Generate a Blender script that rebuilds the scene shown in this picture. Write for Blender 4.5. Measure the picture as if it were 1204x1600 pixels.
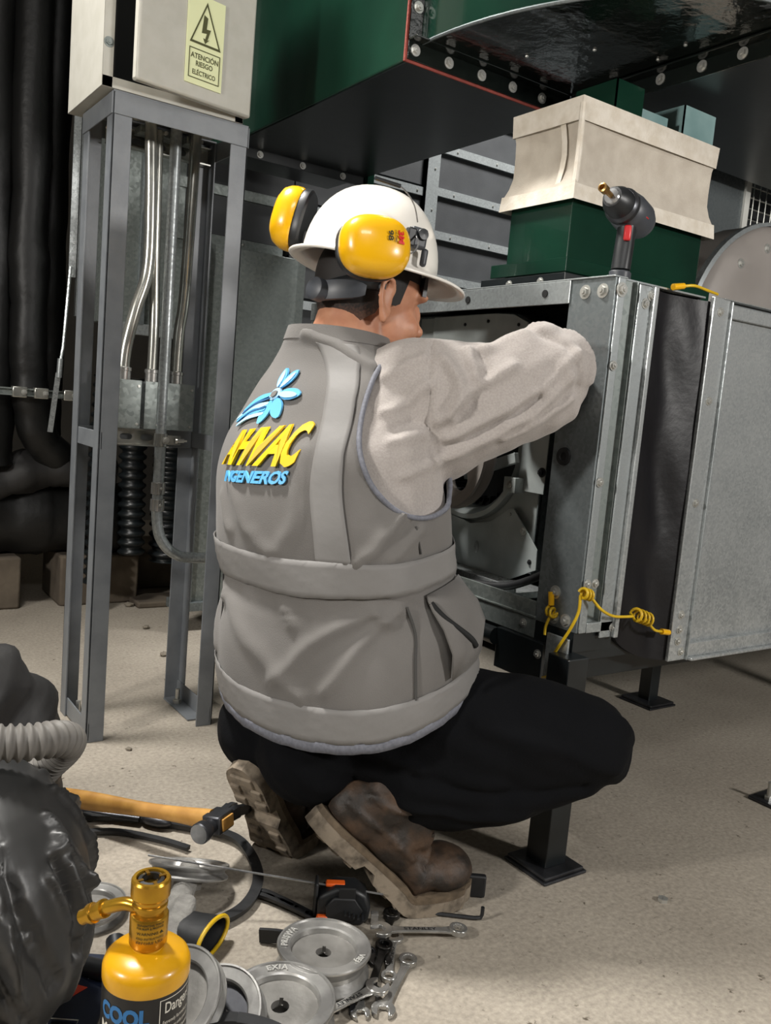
import bpy, bmesh, math, random
import numpy as np
from mathutils import Vector, Matrix

random.seed(4); np.random.seed(4)
for o in list(bpy.data.objects): bpy.data.objects.remove(o)
SC = bpy.context.scene
COL = SC.collection

# ------------------------------------------------------------------ camera
CAM_H = 0.80
pitch, roll, head = math.radians(7.0), math.radians(4.9), math.radians(35.0)
fw = Vector((math.sin(head)*math.cos(pitch), math.cos(head)*math.cos(pitch), -math.sin(pitch)))
r0 = Vector((math.cos(head), -math.sin(head), 0.0)); u0 = r0.cross(fw)
rt = r0*math.cos(roll) + u0*math.sin(roll); up = rt.cross(fw)
cd = bpy.data.cameras.new('camera'); cam = bpy.data.objects.new('camera', cd); COL.objects.link(cam)
cd.sensor_fit = 'AUTO'; cd.sensor_width = 36.0; cd.lens = 36.0*1350/1600
cd.clip_start = 0.02
M = Matrix((rt, up, -fw)).transposed().to_4x4(); M.translation = (0, 0, CAM_H)
cam.matrix_world = M
SC.camera = cam

# ------------------------------------------------------------------ light
SC.view_settings.view_transform = 'Standard'; SC.view_settings.look = 'None'
SC.view_settings.gamma = 1.0; SC.view_settings.exposure = 0.0
SC.view_settings.use_curve_mapping = False
W = bpy.data.worlds.new('world'); SC.world = W; W.use_nodes = True
W.node_tree.nodes['Background'].inputs[0].default_value = (0.9, 0.95, 1.0, 1)
W.node_tree.nodes['Background'].inputs[1].default_value = 0.02

def area(name, loc, target, power, size, color, sy=None):
    l = bpy.data.lights.new(name, 'AREA'); l.energy = power; l.size = size; l.color = color
    if sy: l.shape = 'RECTANGLE'; l.size_y = sy
    o = bpy.data.objects.new(name, l); COL.objects.link(o); o.location = loc
    o.rotation_euler = (Vector(target)-Vector(loc)).to_track_quat('-Z', 'Y').to_euler()
    return o
area('work_lamp_left', (-1.60, 0.85, 1.45), (1.2, 1.6, 0.7), 42, 0.20, (1.0, 0.96, 0.90))
area('work_lamp_right', (2.15, -1.45, 1.50), (1.7, 1.8, 1.0), 54, 0.28, (1.0, 0.97, 0.93))
area('ceiling_lamp_back', (0.10, 2.00, 2.85), (0.75, 1.2, 0.3), 27, 0.30, (1.0, 0.97, 0.92)).data.spread = math.radians(95)
area('ceiling_lamp_rear', (2.25, 1.95, 3.0), (2.55, 2.6, 1.2), 30, 0.40, (1.0, 0.98, 0.95)).data.spread = math.radians(90)
area('front_fill', (-0.25, -1.1, 2.7), (0.9, 1.6, 0.6), 22, 1.2, (1.0, 0.98, 0.95), 0.4)  # added soft fill from behind the camera, no known lamp there

# ------------------------------------------------------------------ helpers
def lin(c):
    if isinstance(c, str):
        c = [int(c[i:i+2], 16)/255 for i in (0, 2, 4)]
    return tuple((x/12.92 if x <= .04045 else ((x+.055)/1.055)**2.4) for x in c[:3]) + (1.0,)

MATS = {}
def mat(name, col, rough=.5, metal=0., col2=None, scale=8., detail=4., lo=.35, hi=.65, bump=0., bscale=None,
        rvar=0., tex='noise', stretch=None, coat=0., spec=.5, sheen=0., sss=0.):
    m = bpy.data.materials.new(name); m.use_nodes = True; nt = m.node_tree; n = nt.nodes; L = nt.links
    b = n['Principled BSDF']
    b.inputs['Base Color'].default_value = lin(col); b.inputs['Roughness'].default_value = rough
    b.inputs['Metallic'].default_value = metal; b.inputs['Specular IOR Level'].default_value = spec
    b.inputs['Coat Weight'].default_value = coat; b.inputs['Sheen Weight'].default_value = sheen
    if sss:
        b.inputs['Subsurface Weight'].default_value = sss; b.inputs['Subsurface Radius'].default_value = (.012, .005, .003)
        b.inputs['Subsurface Scale'].default_value = 1.0
    tc = n.new('ShaderNodeTexCoord'); mp = n.new('ShaderNodeMapping'); L.new(tc.outputs['Object'], mp.inputs[0])
    if stretch: mp.inputs['Scale'].default_value = stretch
    def texnode(sc, kind):
        if kind == 'voronoi':
            t = n.new('ShaderNodeTexVoronoi'); t.inputs['Scale'].default_value = sc; out = t.outputs['Color']
        else:
            t = n.new('ShaderNodeTexNoise'); t.inputs['Scale'].default_value = sc; t.inputs['Detail'].default_value = detail
            out = t.outputs[0]
        L.new(mp.outputs[0], t.inputs['Vector']); return out
    if col2 is not None:
        o = texnode(scale, tex); rp = n.new('ShaderNodeValToRGB'); L.new(o, rp.inputs[0])
        rp.color_ramp.elements[0].position = lo; rp.color_ramp.elements[1].position = hi
        rp.color_ramp.elements[0].color = lin(col); rp.color_ramp.elements[1].color = lin(col2)
        L.new(rp.outputs[0], b.inputs['Base Color'])
        if rvar:
            mr = n.new('ShaderNodeMapRange'); L.new(o, mr.inputs[0])
            mr.inputs[1].default_value = .3; mr.inputs[2].default_value = .7
            mr.inputs[3].default_value = rough-rvar; mr.inputs[4].default_value = rough+rvar
            L.new(mr.outputs[0], b.inputs['Roughness'])
    if bump:
        o2 = texnode(bscale or scale*3, 'noise'); bp = n.new('ShaderNodeBump'); bp.inputs['Strength'].default_value = bump
        bp.inputs['Distance'].default_value = .004
        L.new(o2, bp.inputs['Height']); L.new(bp.outputs[0], b.inputs['Normal'])
    MATS[name] = m
    return m

def galv(name, c1, c2, scale=70., rough=.38, metal=.55):
    """spangled zinc: crystal cells plus soft blotches"""
    m = mat(name, c1, rough, metal); nt = m.node_tree; n = nt.nodes; L = nt.links; b = n['Principled BSDF']
    tc = n.new('ShaderNodeTexCoord')
    v = n.new('ShaderNodeTexVoronoi'); v.inputs['Scale'].default_value = scale
    z = n.new('ShaderNodeTexNoise'); z.inputs['Scale'].default_value = 9; z.inputs['Detail'].default_value = 6
    L.new(tc.outputs['Object'], v.inputs['Vector']); L.new(tc.outputs['Object'], z.inputs['Vector'])
    sep = n.new('ShaderNodeSeparateColor'); L.new(v.outputs['Color'], sep.inputs[0])
    mx = n.new('ShaderNodeMix'); mx.data_type = 'FLOAT'; mx.inputs[0].default_value = .62
    L.new(sep.outputs[0], mx.inputs[2]); L.new(z.outputs[0], mx.inputs[3])
    rp = n.new('ShaderNodeValToRGB'); L.new(mx.outputs[0], rp.inputs[0])
    rp.color_ramp.elements[0].position = .2; rp.color_ramp.elements[1].position = .8
    rp.color_ramp.elements[0].color = lin(c1); rp.color_ramp.elements[1].color = lin(c2)
    L.new(rp.outputs[0], b.inputs['Base Color'])
    mr = n.new('ShaderNodeMapRange'); L.new(mx.outputs[0], mr.inputs[0])
    mr.inputs[1].default_value = .2; mr.inputs[2].default_value = .8; mr.inputs[3].default_value = rough+.12; mr.inputs[4].default_value = rough-.1
    L.new(mr.outputs[0], b.inputs['Roughness'])
    return m

def mw(o):
    if o is None: return Matrix.Identity(4)
    return mw(o.parent) @ o.matrix_parent_inverse @ o.matrix_basis if o.parent else o.matrix_basis.copy()

def link(o, parent=None, local=False):
    COL.objects.link(o)
    if parent:
        o.parent = parent
        if not local: o.matrix_parent_inverse = mw(parent).inverted()
    return o

def tag(o, label=None, cat=None, group=None, kind=None):
    if label: o['label'] = label
    if cat: o['category'] = cat
    if group: o['group'] = group
    if kind: o['kind'] = kind
    return o

def thing(name, label, cat, loc=(0, 0, 0), rot=None, group=None):
    o = bpy.data.objects.new(name, None); o.empty_display_size = .02
    COL.objects.link(o); o.location = loc
    if rot is not None:
        if isinstance(rot, Matrix): o.rotation_euler = rot.to_euler()
        else: o.rotation_euler = rot
    return tag(o, label, cat, group)

def dup(root, loc=None, rot=None, label=None, group=None):
    r = root.copy(); COL.objects.link(r)
    if loc is not None: r.location = loc
    if rot is not None: r.rotation_euler = rot
    if label: r['label'] = label
    if group: r['group'] = group
    for ch in list(root.children):
        c = ch.copy(); COL.objects.link(c); c.parent = r
        for g in list(ch.children):
            d = g.copy(); COL.objects.link(d); d.parent = c
    return r

def frame(axis, hint=(0, 0, 1)):
    """3x3 with z along axis"""
    z = Vector(axis).normalized(); h = Vector(hint)
    if abs(z.dot(h.normalized())) > .98: h = Vector((1, 0, 0))
    x = h.cross(z).normalized(); y = z.cross(x)
    return Matrix((x, y, z)).transposed()

class B:
    def __init__(s): s.v = []; s.f = []
    def add(s, vs, fs):
        k = len(s.v); s.v += [tuple(p) for p in vs]; s.f += [tuple(i+k for i in f) for f in fs]; return s
    def box(s, x0, x1, y0, y1, z0, z1):
        vs = [(x, y, z) for z in (z0, z1) for y in (y0, y1) for x in (x0, x1)]
        return s.add(vs, [(0, 2, 3, 1), (4, 5, 7, 6), (0, 1, 5, 4), (2, 6, 7, 3), (0, 4, 6, 2), (1, 3, 7, 5)])
    def obox(s, c, size, R):
        c = Vector(c); a, b, d = [x/2 for x in size]
        vs = [c + R @ Vector((x, y, z)) for z in (-d, d) for y in (-b, b) for x in (-a, a)]
        return s.add(vs, [(0, 2, 3, 1), (4, 5, 7, 6), (0, 1, 5, 4), (2, 6, 7, 3), (0, 4, 6, 2), (1, 3, 7, 5)])
    def loft(s, rings, cap=True, closed=True):
        n = len(rings[0]); vs = [p for r in rings for p in r]; fs = []
        for i in range(len(rings)-1):
            for j in range(n if closed else n-1):
                k = (j+1) % n
                fs.append((i*n+j, i*n+k, (i+1)*n+k, (i+1)*n+j))
        if cap and closed:
            fs.append(tuple(range(n-1, -1, -1))); fs.append(tuple((len(rings)-1)*n+j for j in range(n)))
        return s.add(vs, fs)
    def cyl(s, p0, p1, r0, r1=None, n=16, cap=True):
        p0, p1 = Vector(p0), Vector(p1); r1 = r0 if r1 is None else r1; R = frame(p1-p0)
        ring = lambda p, r: [p + R @ Vector((r*math.cos(2*math.pi*j/n), r*math.sin(2*math.pi*j/n), 0)) for j in range(n)]
        return s.loft([ring(p0, r0), ring(p1, r1)], cap)
    def tube(s, pts, r, n=10, cap=True, sec=None):
        pts = [Vector(p) for p in pts]; rs = r if isinstance(r, (list, tuple)) else [r]*len(pts)
        rings = []; prev = None
        for i, p in enumerate(pts):
            t = (pts[min(i+1, len(pts)-1)]-pts[max(i-1, 0)]).normalized()
            if prev is None: R = frame(t)
            else:
                x = (prev - t*prev.dot(t)).normalized(); R = Matrix((x, t.cross(x), t)).transposed()
            prev = R.col[0].copy()
            if sec: rings.append([p + R @ Vector((a*rs[i], b*rs[i], 0)) for a, b in sec])
            else: rings.append([p + R @ Vector((rs[i]*math.cos(2*math.pi*j/n), rs[i]*math.sin(2*math.pi*j/n), 0)) for j in range(n)])
        return s.loft(rings, cap)
    def lathe(s, prof, o=(0, 0, 0), axis=(0, 0, 1), n=40, cap=True):
        o = Vector(o); R = frame(axis)
        rings = [[o + R @ Vector((r*math.cos(2*math.pi*j/n), r*math.sin(2*math.pi*j/n), z)) for j in range(n)] for r, z in prof]
        return s.loft(rings, cap)
    def ell(s, c, rad, R=None, nu=16, nv=10):
        c = Vector(c); R = R or Matrix.Identity(3); rings = []
        for i in range(1, nv):
            a = math.pi*i/nv
            rings.append([c + R @ Vector((rad[0]*math.sin(a)*math.cos(2*math.pi*j/nu), rad[1]*math.sin(a)*math.sin(2*math.pi*j/nu), -rad[2]*math.cos(a))) for j in range(nu)])
        k = len(s.v); s.loft(rings, cap=False)
        e = len(s.v); s.v += [tuple(c + R @ Vector((0, 0, -rad[2]))), tuple(c + R @ Vector((0, 0, rad[2])))]
        last = k + (nv-2)*nu
        for j in range(nu):
            s.f.append((e, k+(j+1) % nu, k+j)); s.f.append((e+1, last+j, last+(j+1) % nu))
        return s
    def caps(s, pts, rs, n=14):
        """tapered capsule chain (overlapping spheres and cones)"""
        for p, r in zip(pts, rs): s.ell(p, (r, r, r), nu=n, nv=8)
        for i in range(len(pts)-1): s.cyl(pts[i], pts[i+1], rs[i], rs[i+1], n)
        return s
    def plate(s, outer, holes, th, o=(0, 0, 0), R=None):
        """flat plate with holes, thickness th along local z"""
        R = R or Matrix.Identity(3); o = Vector(o); bm = bmesh.new()
        for loop in [outer]+list(holes):
            vs = [bm.verts.new((a, b, 0)) for a, b in loop]
            for i in range(len(vs)): bm.edges.new((vs[i], vs[(i+1) % len(vs)]))
        bmesh.ops.triangle_fill(bm, use_beauty=True, use_dissolve=False, edges=bm.edges[:], normal=(0, 0, 1))
        g = bmesh.ops.extrude_face_region(bm, geom=bm.faces[:])
        for v in g['geom']:
            if isinstance(v, bmesh.types.BMVert): v.co.z += th
        bmesh.ops.recalc_face_normals(bm, faces=bm.faces[:])
        bm.verts.index_update()
        s.add([o + R @ v.co for v in bm.verts], [[v.index for v in f.verts] for f in bm.faces]); bm.free()
        return s
    def mesh(s, name):
        me = bpy.data.meshes.new(name); me.from_pydata(s.v, [], s.f); me.update(); return me
    def obj(s, name, m, parent=None, smooth=35, bevel=0., local=False, fix=True):
        me = s.mesh(name)
        if fix:
            bm = bmesh.new(); bm.from_mesh(me); bmesh.ops.recalc_face_normals(bm, faces=bm.faces[:]); bm.to_mesh(me); bm.free()
        return mobj(name, me, m, parent, smooth, bevel, local)

def mobj(name, me, m, parent=None, smooth=35, bevel=0., local=False):
    me.materials.clear(); me.materials.append(MATS[m] if isinstance(m, str) else m)
    if smooth:
        me.polygons.foreach_set('use_smooth', [True]*len(me.polygons))
        if smooth < 180: me.set_sharp_from_angle(angle=math.radians(smooth))
    o = link(bpy.data.objects.new(name, me), parent, local)
    if bevel:
        md = o.modifiers.new('bevel', 'BEVEL'); md.width = bevel; md.segments = 2; md.limit_method = 'ANGLE'; md.angle_limit = math.radians(40)
    return o

def circ(r, n=24, c=(0, 0), a0=0.): return [(c[0]+r*math.cos(a0+2*math.pi*j/n), c[1]+r*math.sin(a0+2*math.pi*j/n)) for j in range(n)]

def spline(pts, m=8, closed=False):
    P = [Vector(p) for p in pts]; out = []; n = len(P)
    for i in range(n if closed else n-1):
        if closed: p0, p1, p2, p3 = P[(i-1) % n], P[i], P[(i+1) % n], P[(i+2) % n]
        else: p0, p1, p2, p3 = P[max(i-1, 0)], P[i], P[i+1], P[min(i+2, n-1)]
        for k in range(m):
            q = k/m
            out.append(.5*((2*p1)+(p2-p0)*q+(2*p0-5*p1+4*p2-p3)*q*q+(3*p1-p0-3*p2+p3)*q**3))
    if not closed: out.append(P[-1])
    return out

def organic(b, voxel, smooth_it=6, fac=.5):
    """melt overlapping volumes into one continuous surface"""
    o = bpy.data.objects.new('tmp', b.mesh('tmp')); COL.objects.link(o)
    md = o.modifiers.new('r', 'REMESH'); md.mode = 'VOXEL'; md.voxel_size = voxel
    ms = o.modifiers.new('s', 'SMOOTH'); ms.factor = fac; ms.iterations = smooth_it
    bpy.context.view_layer.update()
    me = bpy.data.meshes.new_from_object(o.evaluated_get(bpy.context.evaluated_depsgraph_get()))
    bpy.data.objects.remove(o); return me

def vcos(me):
    a = np.empty(len(me.vertices)*3); me.vertices.foreach_get('co', a); return a.reshape(-1, 3)
def vnor(me):
    a = np.empty(len(me.vertices)*3); me.vertices.foreach_get('normal', a); return a.reshape(-1, 3)
def setco(me, a): me.vertices.foreach_set('co', np.ascontiguousarray(a).ravel()); me.update()

def ridges(me, segs):
    """raise cloth folds: each seg = (polyline points, width, height)"""
    co = vcos(me); no = vnor(me); d = np.zeros(len(co))
    for pts, w, h in segs:
        dense = [np.array(pts[i])+(np.array(pts[i+1])-np.array(pts[i]))*k/4 for i in range(len(pts)-1) for k in range(4)]+[np.array(pts[-1])]
        pts = [co[np.argmin(((co-p)**2).sum(1))] for p in dense]      # lay the fold onto the surface
        pts = [p for i, p in enumerate(pts) if i == 0 or np.linalg.norm(p-pts[i-1]) > 1e-6]
        if len(pts) < 2: continue
        best = np.full(len(co), 1e9)
        for i in range(len(pts)-1):
            a = np.array(pts[i]); b = np.array(pts[i+1]); ab = b-a
            t = np.clip(((co-a) @ ab)/(ab @ ab), 0, 1)
            best = np.minimum(best, np.linalg.norm(co-(a+t[:, None]*ab), axis=1))
        d += h*np.exp(-(best/w)**2)
    setco(me, co+no*d[:, None])

def noise_push(me, amp, freq, seed=0, aniso=(1, 1, 1)):
    rng = np.random.RandomState(seed); co = vcos(me); no = vnor(me); d = np.zeros(len(co))
    for k in range(10):
        w = rng.normal(size=3)*np.array(aniso)*freq; d += np.sin(co @ w + rng.uniform(0, 6.28))/10**.5
    setco(me, co+no*(amp*d)[:, None])

def text2d(body, size=1., bold=0., shear=0., align='CENTER', space=1., depth=0., res=3):
    cu = bpy.data.curves.new('t', 'FONT'); cu.body = body; cu.size = size; cu.offset = bold; cu.shear = shear
    cu.align_x = align; cu.align_y = 'CENTER'; cu.space_character = space; cu.extrude = depth; cu.resolution_u = res
    o = bpy.data.objects.new('t', cu); COL.objects.link(o); bpy.context.view_layer.update()
    me = bpy.data.meshes.new_from_object(o.evaluated_get(bpy.context.evaluated_depsgraph_get()))
    bpy.data.objects.remove(o); return me

def text_on(name, body, m, parent, fn, size=1., bold=0., shear=0., depth=0., space=1., stretch=None, local=False, align='CENTER'):
    """lettering mapped by fn(x, y, z) onto a surface"""
    me = text2d(body, size, bold, shear, align, space, depth); co = vcos(me)
    if stretch:   # fit into [-.5,.5]^2 box
        lo, hi = co.min(0), co.max(0)
        co[:, 0] = (co[:, 0]-lo[0])/(hi[0]-lo[0])-.5; co[:, 1] = (co[:, 1]-lo[1])/(hi[1]-lo[1])-.5
    setco(me, np.array([fn(*p) for p in co]))
    return mobj(name, me, m, parent, 0, 0, local)

_bolt = {}
def bolt(parent, p, axis, r=.006, h=.005, m='bolt_zinc', name='bolt', washer=True):
    key = (round(r, 4), round(h, 4), m, washer)
    if key not in _bolt:
        b = B()
        if washer: b.cyl((0, 0, 0), (0, 0, h*.25), r*1.45, n=18)
        b.cyl((0, 0, h*.2), (0, 0, h), r, r*.94, n=6); b.cyl((0, 0, h), (0, 0, h*1.35), r*.45, n=10)
        me = b.mesh('bolt'); me.materials.append(MATS[m]); _bolt[key] = me
    o = bpy.data.objects.new(name, _bolt[key]); COL.objects.link(o)
    Mx = frame(axis).to_4x4(); Mx.translation = p
    o.parent = parent; o.matrix_parent_inverse = mw(parent).inverted(); o.matrix_basis = Mx
    return o

# ------------------------------------------------------------------ materials
galv('galvanised', '8a8f90', 'b2b8b9', 190, .36)
galv('galvanised_spangle', '8a8e8f', 'c2c6c6', 210, .34)
galv('galvanised_dull', '717876', '959c99', 120, .45)
galv('galvanised_dark', '666d6f', '858c8e', 160, .40)
mat('zinc_conduit', 'b0b1ab', .24, .8, 'c9c8c0', 30, lo=.4, hi=.7)
mat('bolt_zinc', 'c9c9c4', .28, .7)
mat('grey_paint', '74787c', .42, 0, '686c71', 20, bump=.05, bscale=160, lo=.4, hi=.7)
mat('cream_enamel', 'b9b7ae', .42, 0, 'b2b0a6', 30)
mat('concrete_dark', '57544e', .9, 0, '494641', 3, bump=.3, bscale=30)
mat('green_paint', '0f2a20', .16, 0, '133427', 6, bump=.10, bscale=14, coat=.3)
mat('black_gloss', '101413', .12, 0, '1a1f1c', 4, bump=.8, bscale=26, coat=.3)
mat('black_paint', '14181a', .33, 0, '1c2123', 12, bump=.05)
mat('black_wrap', '070808', .5, 0, '0d0d0d', 10, bump=.5, bscale=30)
mat('red_sealant', '7c3127', .7, 0, '8c3b2f', 60, bump=.3)
mat('canvas_cloth', 'c6bdaf', .9, 0, 'b8aea0', 25, bump=.25, bscale=500, sheen=.1)
mat('canvas_tape', 'ddd5c8', .8, 0, 'cec4b4', 40, bump=.3, bscale=200)
mat('blue_film', '7fa3a3', .2, .3, 'a5c4c4', 9)
mat('panel_dark', '383a3c', .6, 0, '313335', 12, bump=.08, bscale=200)
mat('vinyl_black', '0b0a0e', .45, 0, '100f13', 9, bump=.25, bscale=40, spec=.35)
mat('matte_black', '0b0c0d', .8)
mat('interior_shade', '1a1d1f', .8)  # near-black stands in for the shade inside boxes and behind the guard
mat('rubber', '17181a', .55, 0, '242527', 30, bump=.1)
mat('yellow_wire', 'd9b41e', .38, 0, 'c9a218', 30)
mat('yellow_plastic', 'efb40e', .28, 0, coat=.4)
mat('yellow_enamel', 'd9a012', .3, 0, 'bd8610', 18, lo=.45, hi=.8, bump=.06, coat=.3)
mat('red_plastic', 'cf2f33', .35)
mat('orange_plastic', 'e8601d', .4)
mat('black_plastic', '191b1d', .42, 0, '222427', 20)
mat('grey_plastic', '484b51', .45, 0, '3d4045', 20)
mat('white_shell', 'f0ece4', .26, 0, coat=.3)
mat('white_paint', 'd8d8d2', .5)
mat('vest_cloth', '6f6c69', .88, 0, '666360', 6, bump=.22, bscale=650, sheen=.15)
mat('vest_cloth_dark', '4a4947', .9, 0, '403f3e', 8)
mat('reflective_tape', '817f7d', .62, 0, '797775', 5, bump=.15, bscale=60, spec=.35)
mat('piping', '74767f', .7, 0, '64666f', 200)
mat('shirt_cloth', 'aaa39e', .95, 0, '9c9591', 300, detail=2, lo=.3, hi=.75, bump=.2, bscale=420, sheen=.2)
mat('trouser_cloth', '07080b', .95, 0, '0b0c0f', 5, bump=.2, bscale=300, spec=.15)
mat('leather', '4e3b2c', .6, 0, '241d17', 22, detail=7, bump=.6, bscale=60, lo=.38, hi=.62)
mat('leather_dark', '241f1b', .5, 0, '3a3028', 12, bump=.4, bscale=40)
mat('boot_sole', '8a7e6e', .85, 0, '463e35', 45, bump=.3, bscale=90, lo=.45, hi=.7)
mat('boot_welt', '6d5e4c', .8, 0, '544839', 60, bump=.5, bscale=80)
mat('skin', 'c48e70', .5, 0, 'b87f62', 40, sss=.12, bump=.06, bscale=300)
mat('lip', '9c5c4c', .45)
mat('eye_white', 'e6e2da', .2)
mat('iris', '20140e', .15)
mat('wood', 'c2924a', .5, 0, 'ab7c3a', 30, detail=8, bump=.15, bscale=20)
mat('steel_dark', '55565a', .38, .8, '3d3e42', 25)
mat('steel_bright', 'b8b9ba', .25, .7, '8f9092', 40)
mat('chrome', 'c6c5c2', .2, .75, 'a9a8a4', 30)
mat('chrome_black', '2c2b2a', .32, .8, '474543', 60)
mat('aluminium', 'b4b3b0', .33, .6, '878684', 22, detail=8, bump=.06, bscale=120)
mat('aluminium_dull', '93918d', .45, .5, '7e7c78', 30, detail=8, bump=.15, bscale=90)
mat('brass', 'cfa133', .24, .75, 'b2842a', 30)
mat('brass_dark', '7c5c1e', .4, .8)
mat('letter_highlight', 'cfcec9', .35, .4)  # highlight painted on raised letters of the same aluminium as the pulley
mat('label_black', '17181a', .35, 0, '232323', 40)
mat('print_white', 'd9d6cc', .6)
mat('print_dark', '2d2c10', .7)
mat('print_blue', '2f6fa8', .5)
mat('print_red', 'd52a26', .5)
mat('sign_cream', 'dfe3b4', .45)
mat('sign_ink', '47481f', .6)
mat('logo_yellow', 'eac00f', .5)
mat('logo_blue', '62b2e6', .5)
mat('logo_blue_pale', 'a8d4f2', .5)
mat('logo_shadow', '1f5c8c', .6)
mat('glove_knit', '8f8d88', .95, 0, '7b7975', 60, bump=.5, bscale=260)
mat('navy_card', '141b2c', .5, 0, '182136', 20)
mat('orange_print', 'd8472c', .55)
mat('hose_grey', '75726d', .6, 0, '66635f', 20)
mat('blower_sheet', 'bcc3c2', .42, .2, 'abb2b1', 14, detail=6)
mat('bag_plastic', '2a2a2a', .42, 0, '323232', 8, bump=.15, bscale=20, spec=.6)
mat('duct_cloth', '2a2929', .6, 0, '201f1f', 8, bump=.4, bscale=30)
mat('concrete_wall', '9a978f', .9, 0, '87847d', 3, bump=.3, bscale=30)
mat('concrete_block', '6b6154', .92, 0, '564d43', 10, bump=.4, bscale=60)
mat('debris', '8d8577', .9, 0, '6d665b', 60)
mat('drum_grey', '8e8883', .45, 0, '86807b', 8)
mat('gold_bit', 'b8925a', .3, .9)

def floor_material():
    m = bpy.data.materials.new('concrete_floor'); m.use_nodes = True; nt = m.node_tree; n = nt.nodes; L = nt.links
    b = n['Principled BSDF']; b.inputs['Roughness'].default_value = .78; b.inputs['Specular IOR Level'].default_value = .35
    tc = n.new('ShaderNodeTexCoord')
    def nz(sc, det=6, rough=.6):
        t = n.new('ShaderNodeTexNoise'); t.inputs['Scale'].default_value = sc; t.inputs['Detail'].default_value = det
        t.inputs['Roughness'].default_value = rough; L.new(tc.outputs['Object'], t.inputs['Vector']); return t.outputs[0]
    def ramp(src, p0, p1, c0, c1):
        r = n.new('ShaderNodeValToRGB'); L.new(src, r.inputs[0]); e = r.color_ramp.elements
        e[0].position = p0; e[1].position = p1; e[0].color = lin(c0); e[1].color = lin(c1); return r.outputs[0]
    def mul(a, c):
        x = n.new('ShaderNodeMix'); x.data_type = 'RGBA'; x.blend_type = 'MULTIPLY'; x.inputs[0].default_value = 1
        L.new(a, x.inputs[6]); L.new(c, x.inputs[7]); return x.outputs[2]
    base = ramp(nz(2.2, 9, .65), .3, .7, 'a2998c', 'b7aea0')
    grain = ramp(nz(120, 3), .3, .7, 'd6d6d6', 'ffffff')
    pits = ramp(nz(42, 5, .7), .63, .70, 'ffffff', '8d8880')
    pits2 = ramp(nz(17, 7, .8), .62, .72, 'ffffff', 'b3aca2')
    L.new(mul(mul(mul(base, grain), pits), pits2), b.inputs['Base Color'])
    bp = n.new('ShaderNodeBump'); bp.inputs['Strength'].default_value = .35; bp.inputs['Distance'].default_value = .004
    L.new(nz(60, 8), bp.inputs['Height']); L.new(bp.outputs[0], b.inputs['Normal'])
    MATS['concrete_floor'] = m
floor_material()
# ------------------------------------------------------------------ the setting
def struct(name, b, m, label=None):
    o = b.obj(name, m, None, 0); tag(o, label, None, None, 'structure'); return o
struct('floor', B().box(-3, 6, -3, 5, -.05, 0), 'concrete_floor', 'dusty beige concrete floor of the plant room')
struct('wall_back', B().box(-3, 6, 5, 5.1, 0, 3.3), 'concrete_dark', 'dim concrete wall behind the equipment')
struct('wall_right', B().box(6, 6.1, -3, 5.1, 0, 3.3), 'concrete_wall', 'dim concrete wall beyond the ducts')
struct('wall_left', B().box(-3.1, -3, -3, 5.1, 0, 3.3), 'concrete_wall', 'dim concrete wall beside the black ducts')
struct('wall_front', B().box(-3.1, 6.1, -3.1, -3, 0, 3.3), 'concrete_wall', 'concrete wall facing the equipment')
struct('ceiling', B().box(-3.1, 6.1, -3.1, 5.1, 3.3, 3.4), 'concrete_wall', 'concrete ceiling above the ducts')

# ------------------------------------------------------------------ panelled air unit at the back
ahu = thing('air_handling_unit', 'dark panelled air unit with galvanised strips behind the helmet', 'air unit', (2.2, 2.8, 0))
YB = 2.75
B().box(1.20, 3.6, YB+.03, YB+.6, .30, 2.45).obj('casing', 'interior_shade', ahu, 0)
zs = [.34, .50, .66, .82, .98, 1.14, 1.304, 1.466, 1.625, 1.785, 1.94, 2.10, 2.26]
cols = [(1.455, 1.975), (2.03, 2.62), (2.67, 3.3)]
for x0, x1 in cols:
    for i in range(len(zs)-1):
        B().box(x0-.02, x1+.02, YB+.012, YB+.03, zs[i]+.012, zs[i+1]-.012).obj('panel', 'panel_dark', ahu, 0)
    for z in zs:
        dz = -.014 if x0 < 1.6 else 0
        st = B().box(x0, x1, YB, YB+.014, z-.015+dz, z+.015+dz).obj('strip', 'galvanised', ahu, 0)
        if 1.1 < z < 2:
            for k in range(3):
                bolt(st, (x0+.09+k*.2, YB, z+dz), (0, -1, 0), .0042, .003, name='rivet', washer=False)
for x in (2.003, 2.645):
    st = B().box(x-.03, x+.03, YB-.012, YB+.016, .32, 2.3).box(x-.03, x-.026, YB-.012, YB+.03, .32, 2.3).obj('upright', 'galvanised', ahu, 0)
    for z in (1.38, 1.55, 1.70): bolt(st, (x+.008, YB-.012, z), (0, -1, 0), .0042, .003, name='rivet', washer=False)
# left bay of the same unit: dark strips over the helmet's left muff
for z in (1.29, 1.45, 1.61, 1.77):
    st = B().box(1.0, 1.40, YB-.004, YB+.014, z-.016, z+.016).obj('strip', 'galvanised_dull', ahu, 0)
    if z < 1.4: bolt(st, (1.25, YB-.004, z), (0, -1, 0), .0042, .003, name='rivet', washer=False)
for z0, z1 in ((1.31, 1.44), (1.47, 1.60), (1.63, 1.76), (1.79, 1.92)):
    B().box(1.0, 1.44, YB+.012, YB+.03, z0, z1).obj('panel', 'panel_dark', ahu, 0)

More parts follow.
